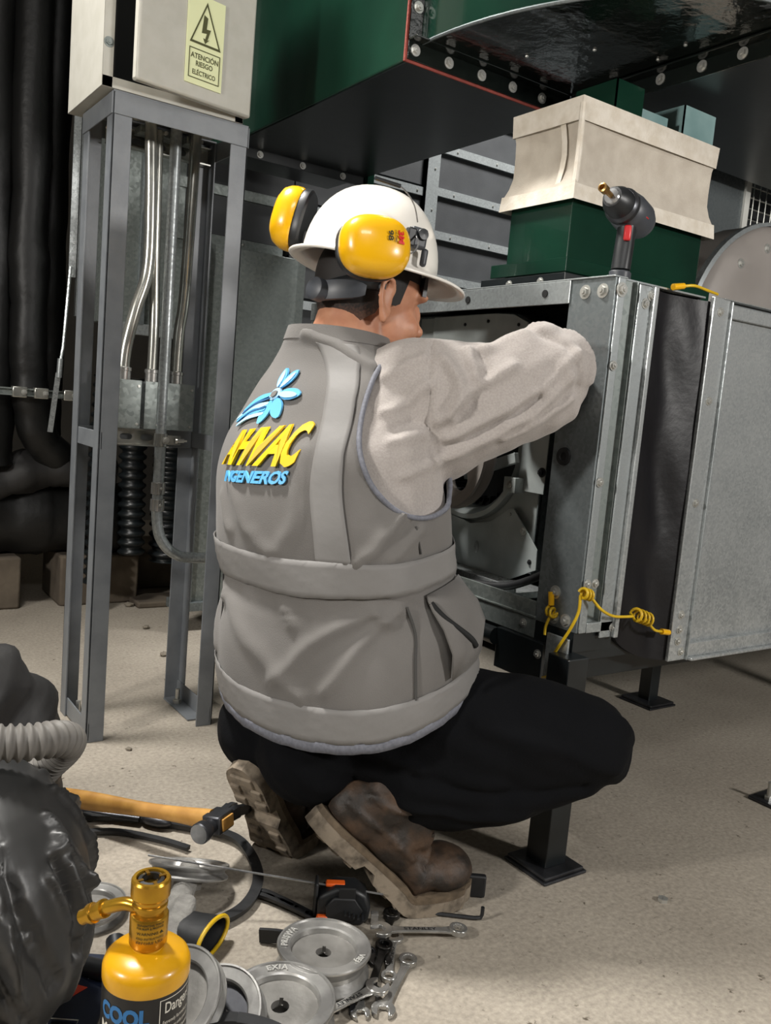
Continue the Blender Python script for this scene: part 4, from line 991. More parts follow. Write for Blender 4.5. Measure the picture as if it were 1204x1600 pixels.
# left sleeve, reaching forward
sh.caps([(.79, 1.36, .79), SL, (.90, 1.455, .72), EL, (1.08, 1.47, .745), (1.145, 1.455, .785)], [.085, .078, .068, .062, .055, .042], 18)
me = organic(sh, .0055, 8, .5)
D = lambda *p: [tuple(q) for q in p]
ridges(me, [
    (D((0.847, 1.092, 0.881), (0.870, 1.070, 0.843), (0.860, 1.070, 0.792)), .010, .010),
    (D((0.847, 1.067, 0.716), (0.912, 1.040, 0.757), (0.977, 1.014, 0.808), (1.038, 1.006, 0.875)), .010, .010),
    (D((0.849, 1.059, 0.740), (0.913, 1.032, 0.780), (0.986, 1.014, 0.832)), .007, -.008),
    (D((0.849, 1.059, 0.753), (0.913, 1.032, 0.793), (0.986, 1.014, 0.845), (1.042, 1.007, 0.901)), .009, .008),
    (D((0.837, 1.072, 0.781), (0.878, 1.050, 0.830), (0.945, 1.035, 0.876)), .010, .009),
    (D((0.860, 1.060, 0.795), (0.900, 1.045, 0.838)), .008, -.007),
    (D((0.885, 1.080, 0.900), (0.890, 1.058, 0.855)), .009, .009), (D((0.905, 1.070, 0.895), (0.908, 1.050, 0.860)), .007, -.007),
    (D((1.010, 1.061, 0.944), (1.053, 1.028, 0.923), (1.070, 1.008, 0.872)), .009, .009),
    (D((0.990, 1.061, 0.930), (1.035, 1.020, 0.905), (1.050, 1.008, 0.860)), .007, -.007),
    (D((0.761, 1.113, 0.784), (0.794, 1.094, 0.815), (0.817, 1.082, 0.839)), .009, .008),
    (D((0.765, 1.102, 0.730), (0.794, 1.085, 0.753), (0.817, 1.071, 0.765)), .009, .008),
    (D((0.770, 1.102, 0.758), (0.800, 1.085, 0.782)), .008, -.006),
    (D((0.844, 1.122, 0.906), (0.831, 1.094, 0.819), (0.823, 1.075, 0.740), (0.832, 1.071, 0.670)), .004, -.005),
    (D((0.918, 1.070, 0.903), (0.979, 1.055, 0.925), (1.028, 1.035, 0.941)), .010, .007),
    (D((0.944, 1.031, 0.759), (0.997, 1.011, 0.799), (1.041, 1.011, 0.839)), .007, .008),
    (D((0.773, 1.138, 0.843), (0.806, 1.119, 0.867), (0.826, 1.106, 0.879)), .009, .006),
    (D((0.771, 1.092, 0.692), (0.798, 1.075, 0.704), (0.823, 1.072, 0.715)), .008, .006),
])
noise_push(me, .0012, 70, 3)
shirt = mobj('shirt', me, 'shirt_cloth', man, 180)

# ---- vest shell with armholes
NT, NV = 200, 150; VLO, VHI = .096, .965
def arm_d(th, v, side):
    """>1 outside the armhole ellipse"""
    th0, v0, aw_, ah = (1.55, .675, .80, .185) if side > 0 else (-1.75, .70, .50, .16)
    return math.hypot((th-th0)/aw_, (v-v0)/ah), th0, v0, aw_, ah
def vest_uv(i, j): return -math.pi+2*math.pi*i/NT, VLO+(VHI-VLO)*j/NV
vv = {}; fs = []; vs = []
inside = lambda i, j: any(arm_d(*vest_uv(i, j), s)[0] < 1 for s in (1, -1))
keep = {(i, j): not inside(i % NT, j) for i in range(NT+1) for j in range(NV+1)}
uvs = []
def vid(i, j):
    i %= NT
    if (i, j) not in vv:
        th, v = vest_uv(i, j)
        vv[(i, j)] = len(uvs); uvs.append([th, v])
    return vv[(i, j)]
for i in range(NT):
    for j in range(NV):
        c = [(i, j), (i+1, j), (i+1, j+1), (i, j+1)]
        if sum(keep[(a, b_)] for a, b_ in c) >= 2 and keep[(i, j)] + keep[(i+1, j+1)] + keep[(i+1, j)] + keep[(i, j+1)] >= 2:
            # front opening (zip) kept closed
            fs.append(tuple(vid(a, b_) for a, b_ in c))
# snap the cut edge onto the ellipse
for k, (th, v) in enumerate(uvs):
    for s in (1, -1):
        d, th0, v0, aw_, ah = arm_d(th, v, s)
        if d < 1.03 and d > .5: uvs[k] = [th0+(th-th0)/d, v0+(v-v0)/d]
VOFF = .004
vest_me = bpy.data.meshes.new('vest'); vest_me.from_pydata([tuple(T(th, v, VOFF)) for th, v in uvs], [], fs); vest_me.update()
S_ = lambda th, v: tuple(T(th, v, VOFF))
ridges(vest_me, [
    ([S_(.95, .335), S_(.4, .24), S_(.1, .17)], .012, .008), ([S_(1.2, .33), S_(.9, .26), S_(.5, .17)], .010, .007),
    ([S_(1.3, .50), S_(1.0, .45), S_(.85, .425)], .010, .007), ([S_(1.5, .47), S_(1.15, .43)], .009, .006),
    ([S_(-.3, .53), S_(-.1, .46), S_(.1, .43)], .012, .006), ([S_(-.5, .50), S_(-.35, .45)], .010, .006),
    ([S_(0, .95), S_(.5, .90), S_(.9, .82)], .010, .005), ([S_(-.5, .30), S_(-.1, .22), S_(.3, .16)], .014, .007),
    ([S_(-1.0, .33), S_(-.8, .25), S_(-.7, .17)], .012, .006), ([S_(.3, .60), S_(.35, .50), S_(.2, .44)], .014, .005),
    ([S_(.2, .33), S_(.25, .28)], .010, .006), ([S_(-.6, .33), S_(-.55, .28)], .010, .006), ([S_(1.0, .33), S_(1.1, .28)], .010, .007)])
vest = mobj('vest', vest_me, 'vest_cloth', man, 180); tag(vest, 'grey work vest with reflective bands and a company logo')
md = vest.modifiers.new('thick', 'SOLIDIFY'); md.thickness = .004; md.offset = -1
def band(name, m, u0_, u1_, v0f, v1f, off, nu=100, nv=6, par=None):
    b = B(); vs = []
    for i in range(nu+1):
        th = u0_+(u1_-u0_)*i/nu; a, c = v0f(th), v1f(th)
        for j in range(nv+1): vs.append(tuple(T(th, a+(c-a)*j/nv, VOFF+off+(.0007*math.sin(th*23+j*2.1)+.0005*math.sin(th*57+j*4)) )))
    b.add(vs, [(i*(nv+1)+j, (i+1)*(nv+1)+j, (i+1)*(nv+1)+j+1, i*(nv+1)+j+1) for i in range(nu) for j in range(nv)])
    o = b.obj(name, m, par or vest, 180, fix=False); q = o.modifiers.new('thick', 'SOLIDIFY'); q.thickness = .001; q.offset = 0; return o
band('waist_band', 'reflective_tape', -math.pi, math.pi, lambda t: .360+.004*math.sin(t*2), lambda t: .425+.003*math.sin(t*3), .0036)
band('hem_band', 'reflective_tape', -math.pi, math.pi, lambda t: .106, lambda t: .152, .0022)
band('hem_trim', 'piping', -math.pi, math.pi, lambda t: .092, lambda t: .107, .0018, nv=2)
# shoulder stripe on his right half of the back
b = B(); vs = []; nj = 60
for j in range(nj+1):
    v = .425+(.905-.425)*j/nj; w = (v-.425)/.48
    a = float(np.interp(v, (.425, .60, .75, .905), (.50, .42, .33, .20))); c = float(np.interp(v, (.425, .60, .72, .80, .905), (.80, .67, .66, .72, .92)))
    for i in range(9): vs.append(tuple(T(a+(c-a)*i/8, v, VOFF+.003)))
b.add(vs, [(j*9+i, j*9+i+1, (j+1)*9+i+1, (j+1)*9+i) for j in range(nj) for i in range(8)])
o = b.obj('shoulder_stripe', 'reflective_tape', vest, 180, fix=False); q = o.modifiers.new('t', 'SOLIDIFY'); q.thickness = .001; q.offset = 0
# armhole piping
for s, th0, v0, aw_, ah in ((1, 1.55, .675, .80, .185), (-1, -1.75, .70, .50, .16)):
    P_ = [T(th0+aw_*math.cos(a), v0+ah*math.sin(a), VOFF+.001+.001*math.sin(a*19)) for a in [2*math.pi*k/90 for k in range(91)]]
    B().tube(P_, .0042, 8, cap=False).obj('armhole_piping', 'piping', vest, 180)
# collar
b = B(); cr = []
for v, off in ((.925, .0055), (.955, .0065), (.980, .0065), (.980, .0025), (.96, .001)):
    cr.append([T(2*math.pi*i/64, v, off) + Vector((0, 0, .004 if v == .980 else 0)) for i in range(64)])
b.loft(cr, cap=False).obj('collar', 'vest_cloth', vest, 60)
# side seams, pocket opening with dark lining and bulging flap
for pts, r, m in (([(1.27, .335), (1.30, .25), (1.24, .20), (1.20, .15)], .0022, 'vest_cloth_dark'), ([(-.62, .35), (-.60, .25), (-.66, .16)], .0015, 'vest_cloth_dark'), ([(1.42, .48), (1.47, .43)], .0018, 'vest_cloth_dark')):
    B().tube(spline([T(t, v, VOFF+.002) for t, v in pts], 10), r, 6).obj('seam', m, vest, 60)
pk = B(); pk.loft([[T(t, v, VOFF+o_) for v, o_ in ((.345, .004), (.30, .012), (.25, .020), (.20, .020), (.16, .010))] for t in (1.50, 1.62, 1.78, 1.95, 2.1)], cap=False, closed=False)
o = pk.obj('pocket_flap', 'vest_cloth', vest, 60, fix=False); q = o.modifiers.new('t', 'SOLIDIFY'); q.thickness = .004; q.offset = 0
B().tube(spline([T(1.52, .325, VOFF+.008), T(1.56, .27, VOFF+.016), T(1.66, .215, VOFF+.022), T(1.72, .19, VOFF+.02)], 8), .005, 8).obj('pocket_opening', 'matte_black', vest, 60)

# logo on the back
def quadmap(c00, c10, c01, c11, off):
    def fn(x, y, z):
        u, w = x+.5, y+.5
        th = (c00[0]*(1-u)+c10[0]*u)*(1-w)+(c01[0]*(1-u)+c11[0]*u)*w; v = (c00[1]*(1-u)+c10[1]*u)*(1-w)+(c01[1]*(1-u)+c11[1]*u)*w
        return tuple(T(th, v, VOFF+.004+off+z*.02))
    return fn
text_on('company_lettering', 'AHVAC', 'logo_yellow', vest, quadmap((-.47, .553), (.31, .572), (-.41, .622), (.34, .668), .002), 1, .035, .25, .12, .92, True)
text_on('company_subline', 'INGENEROS', 'logo_blue', vest, quadmap((-.37, .527), (.24, .541), (-.36, .546), (.25, .564), .001), 1, .035, .12, .08, .95, True)
def logo_piece(poly, m, name, off):
    b = B(); b.plate(poly, [], .12); bm_ = b
    fn = lambda x, y, z: tuple(T(-.58+.54*x, .622+.145*y + .03*x, VOFF+.003+off+z*.03))
    b.v = [fn(*p) for p in b.v]; return b.obj(name, m, vest, 0)
def petal(ang, L_, w, c=(.78, .50)):
    ca, sa = math.cos(math.radians(ang)), math.sin(math.radians(ang)); o_ = []
    for k in range(14):
        t = k/13; x = .10+(L_-.10)*t; o_.append((x, w*math.sin(math.pi*min(1, t*.93+.04))**.7))
    o_ = o_+[(x, -y) for x, y in reversed(o_)]
    return [(c[0]+x*ca-y*sa*1.0, c[1]+(x*sa+y*ca)*1.15) for x, y in o_]
for ang in (95, 55, -8): logo_piece(petal(ang, .46, .085), 'logo_blue', 'logo_blade', .0)
for ang in (93, 53, -10): logo_piece(petal(ang, .42, .045), 'logo_blue_pale', 'logo_highlight', .0022)
logo_piece(petal(-55, .44, .085), 'logo_blue', 'logo_blade', .0); logo_piece(petal(-95, .42, .085), 'logo_blue', 'logo_blade', .0)
logo_piece(circ(.10, 20, (.79, .49)), 'logo_blue_pale', 'logo_hub', .001); logo_piece(circ(.055, 18, (.79, .49)), 'vest_cloth', 'logo_hub_hole', .004)
def swoosh(y0, y1, x0, w, m, off):
    up_c = []; lo_c = []
    for k in range(13):
        t = k/12; x = x0+(.74-x0)*t; y = y0+(y1-y0)*(t**1.2)+.05*math.sin(math.pi*t*1.3)-.03; ww = w*math.sin(math.pi*(.08+.84*t))**.6
        up_c.append((x, y+ww)); lo_c.append((x, y-ww))
    logo_piece(up_c+lo_c[::-1], m, 'logo_swoosh', off)
swoosh(.34, .58, .17, .045, 'logo_blue', .001); swoosh(.22, .42, .03, .05, 'logo_blue_pale', .0005); swoosh(.16, .33, .12, .045, 'logo_blue', .0012); swoosh(.08, .26, .20, .04, 'logo_blue_pale', .0005)
swoosh(.28, .50, .20, .018, 'logo_shadow', .0025); swoosh(.16, .36, .22, .015, 'logo_shadow', .0025)

# ---- trousers
tb = B()
tb.ell((.775, 1.195, .285), (.135, .185, .115), Matrix.Rotation(TA, 3, 'Z'), 24, 14)
tb.ell((.70, 1.155, .235), (.085, .10, .085)); tb.ell((.68, 1.27, .235), (.085, .09, .085))
tb.caps([(.80, 1.105, .275), (.90, 1.02, .292), (1.0, .94, .300), (1.058, .897, .293)], [.100, .098, .086, .074], 22)
tb.caps([(1.058, .897, .293), (1.045, .91, .262), (.96, .96, .215), (.89, 1.00, .195), (.835, 1.033, .190)], [.070, .066, .066, .062, .056], 20)
tb.caps([(.83, 1.04, .235), (.92, .985, .235)], [.075, .075], 18)
tb.caps([HIPL, (.92, 1.37, .29), KL, (.95, 1.38, .23), (.80, 1.275, .200)], [.10, .09, .072, .066, .056], 20)
me = organic(tb, .006, 8, .5)
ridges(me, [(D((.86, .94, .33), (.95, .88, .31), (1.05, .83, .27)), .014, .008), (D((.80, 1.0, .24), (.90, .92, .22), (1.02, .86, .235)), .012, -.010),
            (D((.78, 1.03, .21), (.86, .96, .18), (.95, .91, .19)), .010, .008), (D((1.08, .84, .34), (1.12, .86, .29), (1.09, .86, .24)), .012, .008),
            (D((.74, 1.04, .28), (.80, .99, .25)), .010, .008)])
noise_push(me, .0022, 45, 9)
mobj('trousers', me, 'trouser_cloth', man, 180)

# ---- boots (heel lifted, bent at the ball of the foot)
def bend(p, ang):
    x, y, z = [c*1.09 for c in p]; w = min(1, max(0, (.02-x)/.05)); w = w*w*(3-2*w); a = ang*w
    px = min(x, .0); ca, sa = math.cos(a), math.sin(a)
    if x < 0: return (x*ca+z*sa, y, -x*sa+z*ca)      # rotate about the ball axis: heel goes up
    return (x+z*sa, y, z*ca)
def boot(label, ball, yaw, ang, roll_=0.):
    t = bpy.data.objects.new('boot', None)
    b = B()
    b.ell((-.150, 0, .048), (.052, .040, .048)); b.ell((-.085, 0, .050), (.085, .041, .045)); b.ell((.0, 0, .040), (.075, .048, .036)); b.ell((.055, 0, .036), (.052, .046, .034))
    b.caps([(-.135, 0, .07), (-.132, 0, .11), (-.125, 0, .150)], [.045, .046, .048], 20)
    b.caps([(-.06, 0, .07), (-.11, 0, .115)], [.036, .040], 18)
    me = organic(b, .0045, 5, .5); co = vcos(me)
    co[:, 2] = np.maximum(co[:, 2], .006)
    setco(me, co)
    ridges(me, [([(-.19, -.03, .045), (-.12, -.05, .05), (-.05, -.05, .05)], .004, .004), ([(-.175, -.03, .075), (-.13, -.05, .085), (-.09, -.045, .11), (-.085, -.03, .14)], .004, .005),
                ([(-.16, -.04, .11), (-.12, -.05, .12), (-.10, -.045, .14)], .003, .004), ([(-.03, -.045, .06), (.0, -.03, .075), (.01, 0, .08)], .006, -.006),
                ([(-.175, .03, .075), (-.13, .05, .085), (-.09, .045, .11)], .004, .005), ([(.0, -.045, .05), (.02, -.03, .07), (.03, 0, .075)], .006, -.005),
                ([(-.06, -.045, .055), (-.03, -.04, .075), (-.015, -.01, .095)], .005, -.004)])
    noise_push(me, .001, 90, 4)
    Mx = Matrix.Translation(ball) @ Matrix.Rotation(yaw, 4, 'Z') @ Matrix.Rotation(roll_, 4, 'X')
    def tr(p): return tuple(Mx @ Vector(bend(p, ang)))
    setco(me, np.array([tr(p) for p in vcos(me)])); o = mobj('boot', me, 'leather', man, 180); tag(o, label)
    # sole
    w = lambda x: .034+.012*math.exp(-((x-.03)/.07)**2)-.0025*math.exp(-((x+.08)/.04)**2) if -.19 < x < .09 else .03
    xs = [-.203+.311*k/40 for k in range(41)]; rr_ = []
    for x in xs:
        e = min(1, max(.12, math.sqrt(max(0, 1-((x+.155)/.05)**2)) if x < -.155 else (math.sqrt(max(0, 1-((x-.05)/.06)**2)) if x > .05 else 1)))
        hw = w(x)*e; zb = -.014 if x < -.105 or x > -.075 else -.002
        rr_.append([(x, -hw, zb), (x, hw, zb), (x, hw*1.03, .012), (x, -hw*1.03, .012)])
    sb = B().loft(rr_); sb.v = [tr(p) for p in sb.v]; so = sb.obj('sole', 'boot_sole', o, 30)
    wl = B().loft([[(p[0][0], p[0][1]*1.04, .008), (p[0][0], -p[0][1]*1.04, .008), (p[0][0], -p[0][1]*1.05, .017), (p[0][0], p[0][1]*1.05, .017)] for p in rr_]); wl.v = [tr(p) for p in wl.v]; wl.obj('welt', 'boot_welt', o, 30)
    # tread blocks on the sole
    for x, y, lx, ly in [(-.175, 0, .018, .04), (-.150, -.02, .018, .018), (-.150, .02, .018, .018), (-.122, -.02, .016, .022), (-.122, .02, .016, .022), (-.045, -.02, .02, .02), (-.045, .02, .02, .02), (-.01, -.024, .02, .022), (-.01, .024, .02, .022), (.025, 0, .016, .06), (.055, 0, .016, .05), (.08, 0, .012, .036)]:
        if x > .0: continue
        c = B().box(x-lx/2, x+lx/2, y-ly/2, y+ly/2, -.018, -.012); c.v = [tr(p) for p in c.v]; c.obj('tread_block', 'boot_sole', so, 0, .002)
    lace = B().tube(spline([(-.05, -.028, .094), (-.045, 0, .100), (-.05, .028, .094)], 6), .003, 6); lace.v = [tr(p) for p in lace.v]; lace.obj('lace', 'leather_dark', o, 60)
    return o
boot('right brown leather boot with its heel lifted', Vector((.826, 1.038, .016)), math.radians(-16), math.radians(43))
boot('left brown leather boot showing its worn sole', Vector((.718, 1.272, .016)), math.radians(26), math.radians(58))

# ------------------------------------------------------------------ hard hat and ear muffs
HO = hd_(-.014, 0, .050)
hat = thing('hard_hat', 'white hard hat with yellow ear muffs on the squatting worker', 'hard hat', tuple(HO))
def hh(x, y, z): return HO + HR @ Vector((x, y, z))
rings = []; nA = 72
for k in range(15):
    s = math.pi/2*k/14; c_ = math.cos(s)**.86 if k < 14 else .001; zz = .132*math.sin(s)
    rings.append([hh(.121*c_*math.cos(a), .106*c_*math.sin(a), zz) for a in [2*math.pi*i/nA for i in range(nA)]])
brim = []
for q in (1.0, .75, .4, .0):
    rr_ = []
    for i in range(nA):
        a = 2*math.pi*i/nA; e = (.014+.044*max(0, math.cos(a))**2.2+.006*max(0, -math.cos(a)))*q
        dz = -.004*q-.014*q*max(0, math.cos(a))**2 - .010*q*abs(math.sin(a))**4
        rr_.append(hh((.121+e)*math.cos(a), (.106+e)*math.sin(a), dz))
    brim.append(rr_)
me_b = B().loft(brim[:-1]+rings, cap=False)
shell = me_b.obj('shell', 'white_shell', hat, 180); md = shell.modifiers.new('t', 'SOLIDIFY'); md.thickness = .003; md.offset = -1
B().tube([brim[0][i] for i in range(nA)]+[brim[0][0]], .0028, 8, cap=False).obj('brim_edge', 'white_shell', hat, 180)
# rain lip above the peak
# ratchet band and knob at the nape
bn = B(); vs = []
for i in range(41):
    a = math.radians(95+170*i/40); lift = .030*abs(math.sin(a))**2
    for z in (-.030, -.004): vs.append(tuple(hd_(-.010+.0985*math.cos(a), .0815*math.sin(a), z+lift)))
bn.add(vs, [(2*i, 2*i+1, 2*i+3, 2*i+2) for i in range(40)])
o = bn.obj('head_band', 'black_plastic', hat, 60, fix=False); q = o.modifiers.new('t', 'SOLIDIFY'); q.thickness = .003; q.offset = 1
ka = math.radians(203); kc = hd_(-.010+.108*math.cos(ka), .090*math.sin(ka), -.018); kn = HR @ Vector((math.cos(ka), math.sin(ka), .05))
B().lathe([(.0, .016), (.014, .0155), (.0185, .013), (.0195, .009), (.0195, -.004), (.014, -.008)], kc, tuple(kn), 30).obj('ratchet_knob', 'grey_plastic', hat, 40)
pad = B().loft([[hd_(-.010+(.099+o_*k_)*math.cos(a), (.082+o_*k_)*math.sin(a), -.018+.014*(a-ka)+z*k_) for o_, z in ((.002, -.017), (.008, -.016), (.0105, -.006), (.0105, .008), (.008, .016), (.002, .017))] for a, k_ in [(math.radians(d), k_) for d, k_ in ((205, 1), (210, 1), (216, 1), (222, 1), (230, .97), (238, .9), (246, .7), (250, .5))]])
pad.obj('ratchet_housing', 'grey_plastic', hat, 50)
for a in (95, 265):
    ra = math.radians(a)
    B().loft([[hd_(-.010+(.099+o_)*math.cos(ra+da_), (.080+o_)*math.sin(ra+da_), z) for o_, da_ in ((0, -.07), (.003, -.07), (.003, .07), (0, .07))] for z in (-.002, .03, .06)]).obj('strap', 'black_plastic', hat, 30)
B().loft([[hd_(.070+o_, y, z) for o_, z in ((0, .012), (.008, .012), (.006, .045), (0, .045))] for y in (-.055, -.03, 0, .03, .055)]).obj('sweat_band', 'black_plastic', hat, 40)
# red sticker on the crown
b = B(); vs = []
for i in range(7):
    for j in range(5):
        s = math.radians(56+20*j/4); a = math.radians(165-45*i/6); c_ = math.cos(s)**.86
        vs.append(tuple(hh(.1225*c_*math.cos(a), .1075*c_*math.sin(a), .1335*math.sin(s))))
b.add(vs, [(i*5+j, (i+1)*5+j, (i+1)*5+j+1, i*5+j+1) for i in range(6) for j in range(4)]); b.obj('sticker', 'print_red', hat, 180)

def muff(c, nrm, long, label):
    n_ = (HR @ Vector(nrm)).normalized(); l_ = HR @ Vector(long); l_ = (l_-n_*l_.dot(n_)).normalized(); w_ = n_.cross(l_)
    c = hh(*c); R_ = Matrix((l_, w_, n_)).transposed()
    def ring(r, z, e=2.5):
        o_ = []
        for k in range(40):
            a = 2*math.pi*k/40; c_, s_ = math.cos(a), math.sin(a)
            o_.append(c+R_ @ Vector((.057*r*math.copysign(abs(c_)**(2/e), c_), .048*r*math.copysign(abs(s_)**(2/e), s_), z)))
        return o_
    cup = B().loft([ring(.96, -.004), ring(1.0, 0), ring(1.0, .010), ring(.965, .020), ring(.86, .031), ring(.66, .038), ring(.35, .042), ring(.05, .043)]).obj('ear_muff', 'yellow_plastic', hat, 40); tag(cup, label)
    B().loft([ring(.93, -.022), ring(1.0, -.018), ring(1.0, -.008), ring(.94, -.004)]).obj('cushion', 'black_plastic', cup, 40)
    return cup, R_, c
cupR, RR, cR = muff((-.056, -.142, -.002), (-.10, -1, .10), (1, 0, .12), 'right yellow ear muff folded up on the hard hat')
cupL, RL, cL_ = muff((-.105, .128, .070), (-.86, .50, .12), (.15, 0, 1), 'left yellow ear muff folded up behind the hard hat')
def mf(R_, c, sx, sy, ox, oy, oz, rot=0.):
    def fn(x, y, z):
        X, Y_ = x*sx, y*sy
        if rot: X, Y_ = X*math.cos(rot)-Y_*math.sin(rot), X*math.sin(rot)+Y_*math.cos(rot)
        qx, qy = ox+X, oy+Y_; d = min(1, math.hypot(qx/.057, qy/.048)); zz = .0435-.017*max(0, d-.3)**1.6/.55+.0006
        return tuple(c+R_ @ Vector((qx, qy, zz+oz)))
    return fn
text_on('maker_print', '3M', 'print_red', cupR, mf(RR, cR, .021, .011, .032, .010, .0012, -math.pi/2), 1, .05, stretch=True)
text_on('model_print', '98', 'print_dark', cupR, mf(RR, cR, .016, .009, .0135, .010, .0008, -math.pi/2), 1, .03, stretch=True)
text_on('fine_print', 'OPTIME', 'print_dark', cupR, mf(RR, cR, .020, .003, .0225, .010, .0008, -math.pi/2), 1, .01, stretch=True)
# bracket, spring wires and rubber sleeve on the right side
br = B().obox(hh(.030, -.112, .040), (.030, .016, .034), HR).obox(hh(.046, -.114, .012), (.012, .010, .030), HR).obj('muff_bracket', 'grey_plastic', hat, 40, .005)
B().lathe([(.0, .004), (.009, .003), (.010, 0), (.010, -.004)], hh(.034, -.121, .046), tuple(HR @ Vector((.1, -1, .1))), 20).obj('bracket_cap', 'black_plastic', br, 40)
B().obox(hh(.012, -.122, .036), (.016, .014, .03), HR).obj('bracket_arm', 'black_plastic', br, 40, .003)
B().tube(spline([hh(.020, -.122, .062), hh(.004, -.134, .082), hh(-.020, -.150, .093), hh(-.040, -.158, .098)], 8), .0013, 6).obj('spring_wire', 'steel_bright', br, 60)
B().tube(spline([hh(.018, -.128, .040), hh(.016, -.150, .022), hh(.004, -.160, .004), hh(-.012, -.160, -.001)], 8), .0015, 6).obj('spring_wire', 'steel_bright', br, 60)
B().cyl(hh(-.036, -.157, .097), hh(-.082, -.166, .094), .0033, n=10).obj('wire_sleeve', 'black_plastic', br)
B().obox(hh(-.085, .120, .035), (.02, .016, .04), HR).obj('muff_bracket', 'black_plastic', hat, 40, .004)
B().cyl(hh(-.10, .15, .035), hh(-.08, .128, .03), .003, n=8).obj('spring_wire', 'steel_bright', hat)
# ------------------------------------------------------------------ things on the floor
FW = Vector((math.sin(head), math.cos(head), 0)); RT = Vector((math.cos(head), -math.sin(head), 0)); ZU = Vector((0, 0, 1))

# pulleys -----------------------------------------------------------
def pulley(label, c, axis, R_, wd, texts=(), m='aluminium', m2='aluminium_dull', spin=0., hub=False):
    """single-groove sheave; c = centre of the lower face, axis = outward normal of the visible face"""
    Rm = frame(axis, RT) @ Matrix.Rotation(spin, 3, 'Z'); E = Rm.to_euler()
    t = thing('pulley', label, 'pulley', tuple(c), E, 'loose pulleys on the floor')
    w = wd
    B().lathe([(R_*.70, .004), (R_*.985, 0), (R_, .002), (R_, .004), (R_*.90, w*.42), (R_*.90, w*.58), (R_, w-.004), (R_, w-.002), (R_*.985, w), (R_*.95, w), (R_*.935, w-.002), (R_*.73, w-.003), (R_*.70, w-.005), (R_*.685, w-.012)], n=72, cap=False).obj('rim', m, t, 25, 0, True)
    # web with bore and keyway
    kw = []
    rb = R_*.165
    for k in range(28):
        a = 2*math.pi*k/28; kw.append((rb*math.cos(a), rb*math.sin(a)))
    kw[13:16] = [(-rb*.98, rb*.22), (-rb*1.35, rb*.22), (-rb*1.35, -rb*.22), (-rb*.98, -rb*.22)]
    B().plate(circ(R_*.705, 60), [kw], .010, (0, 0, w-.022)).obj('web', m2, t, 30, 0, True)
    B().lathe([(rb, -.0 if not hub else -.018), (R_*.36, 0 if not hub else -.018), (R_*.38, w-.02), (rb, w-.02)], n=40, cap=False).obj('hub', m2, t, 30, 0, True)
    for tx, ang, size in texts:
        n_ = len(tx)
        def fn(x, y, z, ang=ang, size=size):
            r_ = R_*.835+y*size; a = math.radians(ang)-x*size*1.0/(R_*.835)
            return (r_*math.cos(a), r_*math.sin(a), w-.0012+z*.02)
        text_on('cast_lettering', tx, 'letter_highlight', t, fn, 1, .02, 0, .03, 1.1, local=True)
    return t
pulley('tilted silver pulley propped under the hammer head', Vector((.527, 1.215, .028)), (FW*.40+ZU*.92), .064, .022, hub=True)
pulley('flat silver pulley lettered PRISWA in front of the boot', Vector((.613, .935, .012)), (ZU+FW*.03+RT*.02), .066, .040, [('PRISWA', 257, .0125), ('VIEJ', 67, .011)])
pulley('flat silver pulley lettered EXIA at the bottom edge', Vector((.512, .868, .012)), (ZU-FW*.04-RT*.02), .070, .040, [('EXIA', 192, .0125), ('MINA', 15, .011)], spin=0)
p3 = pulley('silver pulley leaning on the gas cylinder', Vector((.390, .905, .060)), (ZU*.80-RT*.34-FW*.50), .064, .022)
pulley('silver pulley behind the leaning one, with a dark dish', Vector((.432, .885, .030)), (ZU*.86-RT*.28-FW*.42), .066, .024, [('EXIA', 20, .012)], m2='steel_dark')
pulley('small pulley half hidden behind the black bag', Vector((.375, 1.225, .0)), ZU, .055, .022)

# belts -------------------------------------------------------------
SEC = [(-.8, -.55), (.8, -.55), (1.05, .55), (-1.05, .55)]
def belt(label, pts, r, closed=False):
    P = spline(pts, 10, closed)
    if closed: P.append(P[0])
    o = B().tube(P, r, sec=SEC, cap=not closed).obj('v_belt', 'rubber', None, 30); tag(o, label, 'belt', 'drive belts'); return o
belt('long black drive belt looping past the hammer head', [(.38, 1.53, .010), (.43, 1.515, .012), (.52, 1.475, .010), (.60, 1.40, .010), (.655, 1.33, .012), (.66, 1.26, .010), (.635, 1.18, .010), (.585, 1.125, .010), (.52, 1.105, .010), (.45, 1.10, .010)], .0085)
belt('second strand of black belt lying beside the hammer handle', [(.40, 1.47, .008), (.48, 1.44, .008), (.54, 1.38, .008), (.575, 1.33, .008)], .006)
belt('small worn black belt loop beside the tape measure', [(.620, 1.150, .009), (.632, 1.132, .009), (.655, 1.085, .009), (.668, 1.050, .009), (.674, 1.040, .009), (.668, 1.062, .009), (.652, 1.105, .009), (.632, 1.148, .009)], .0055, True)
belt('thick black belt at the bottom edge beside the gas cylinder', [(.44, .845, .062), (.48, .795, .058), (.45, .74, .05), (.39, .755, .05), (.37, .81, .058), (.40, .85, .062)], .0085, True)
o = B().tube(spline([(.573, 1.048, .012), (.592, 1.032, .014), (.612, 1.022, .010)], 6), .010, sec=[(-.3, -1), (.3, -1), (.3, 1), (-.3, 1)]).obj('rubber_scrap', 'rubber', None, 30); tag(o, 'short scrap of black rubber left of the PRISWA pulley', 'rubber scrap')

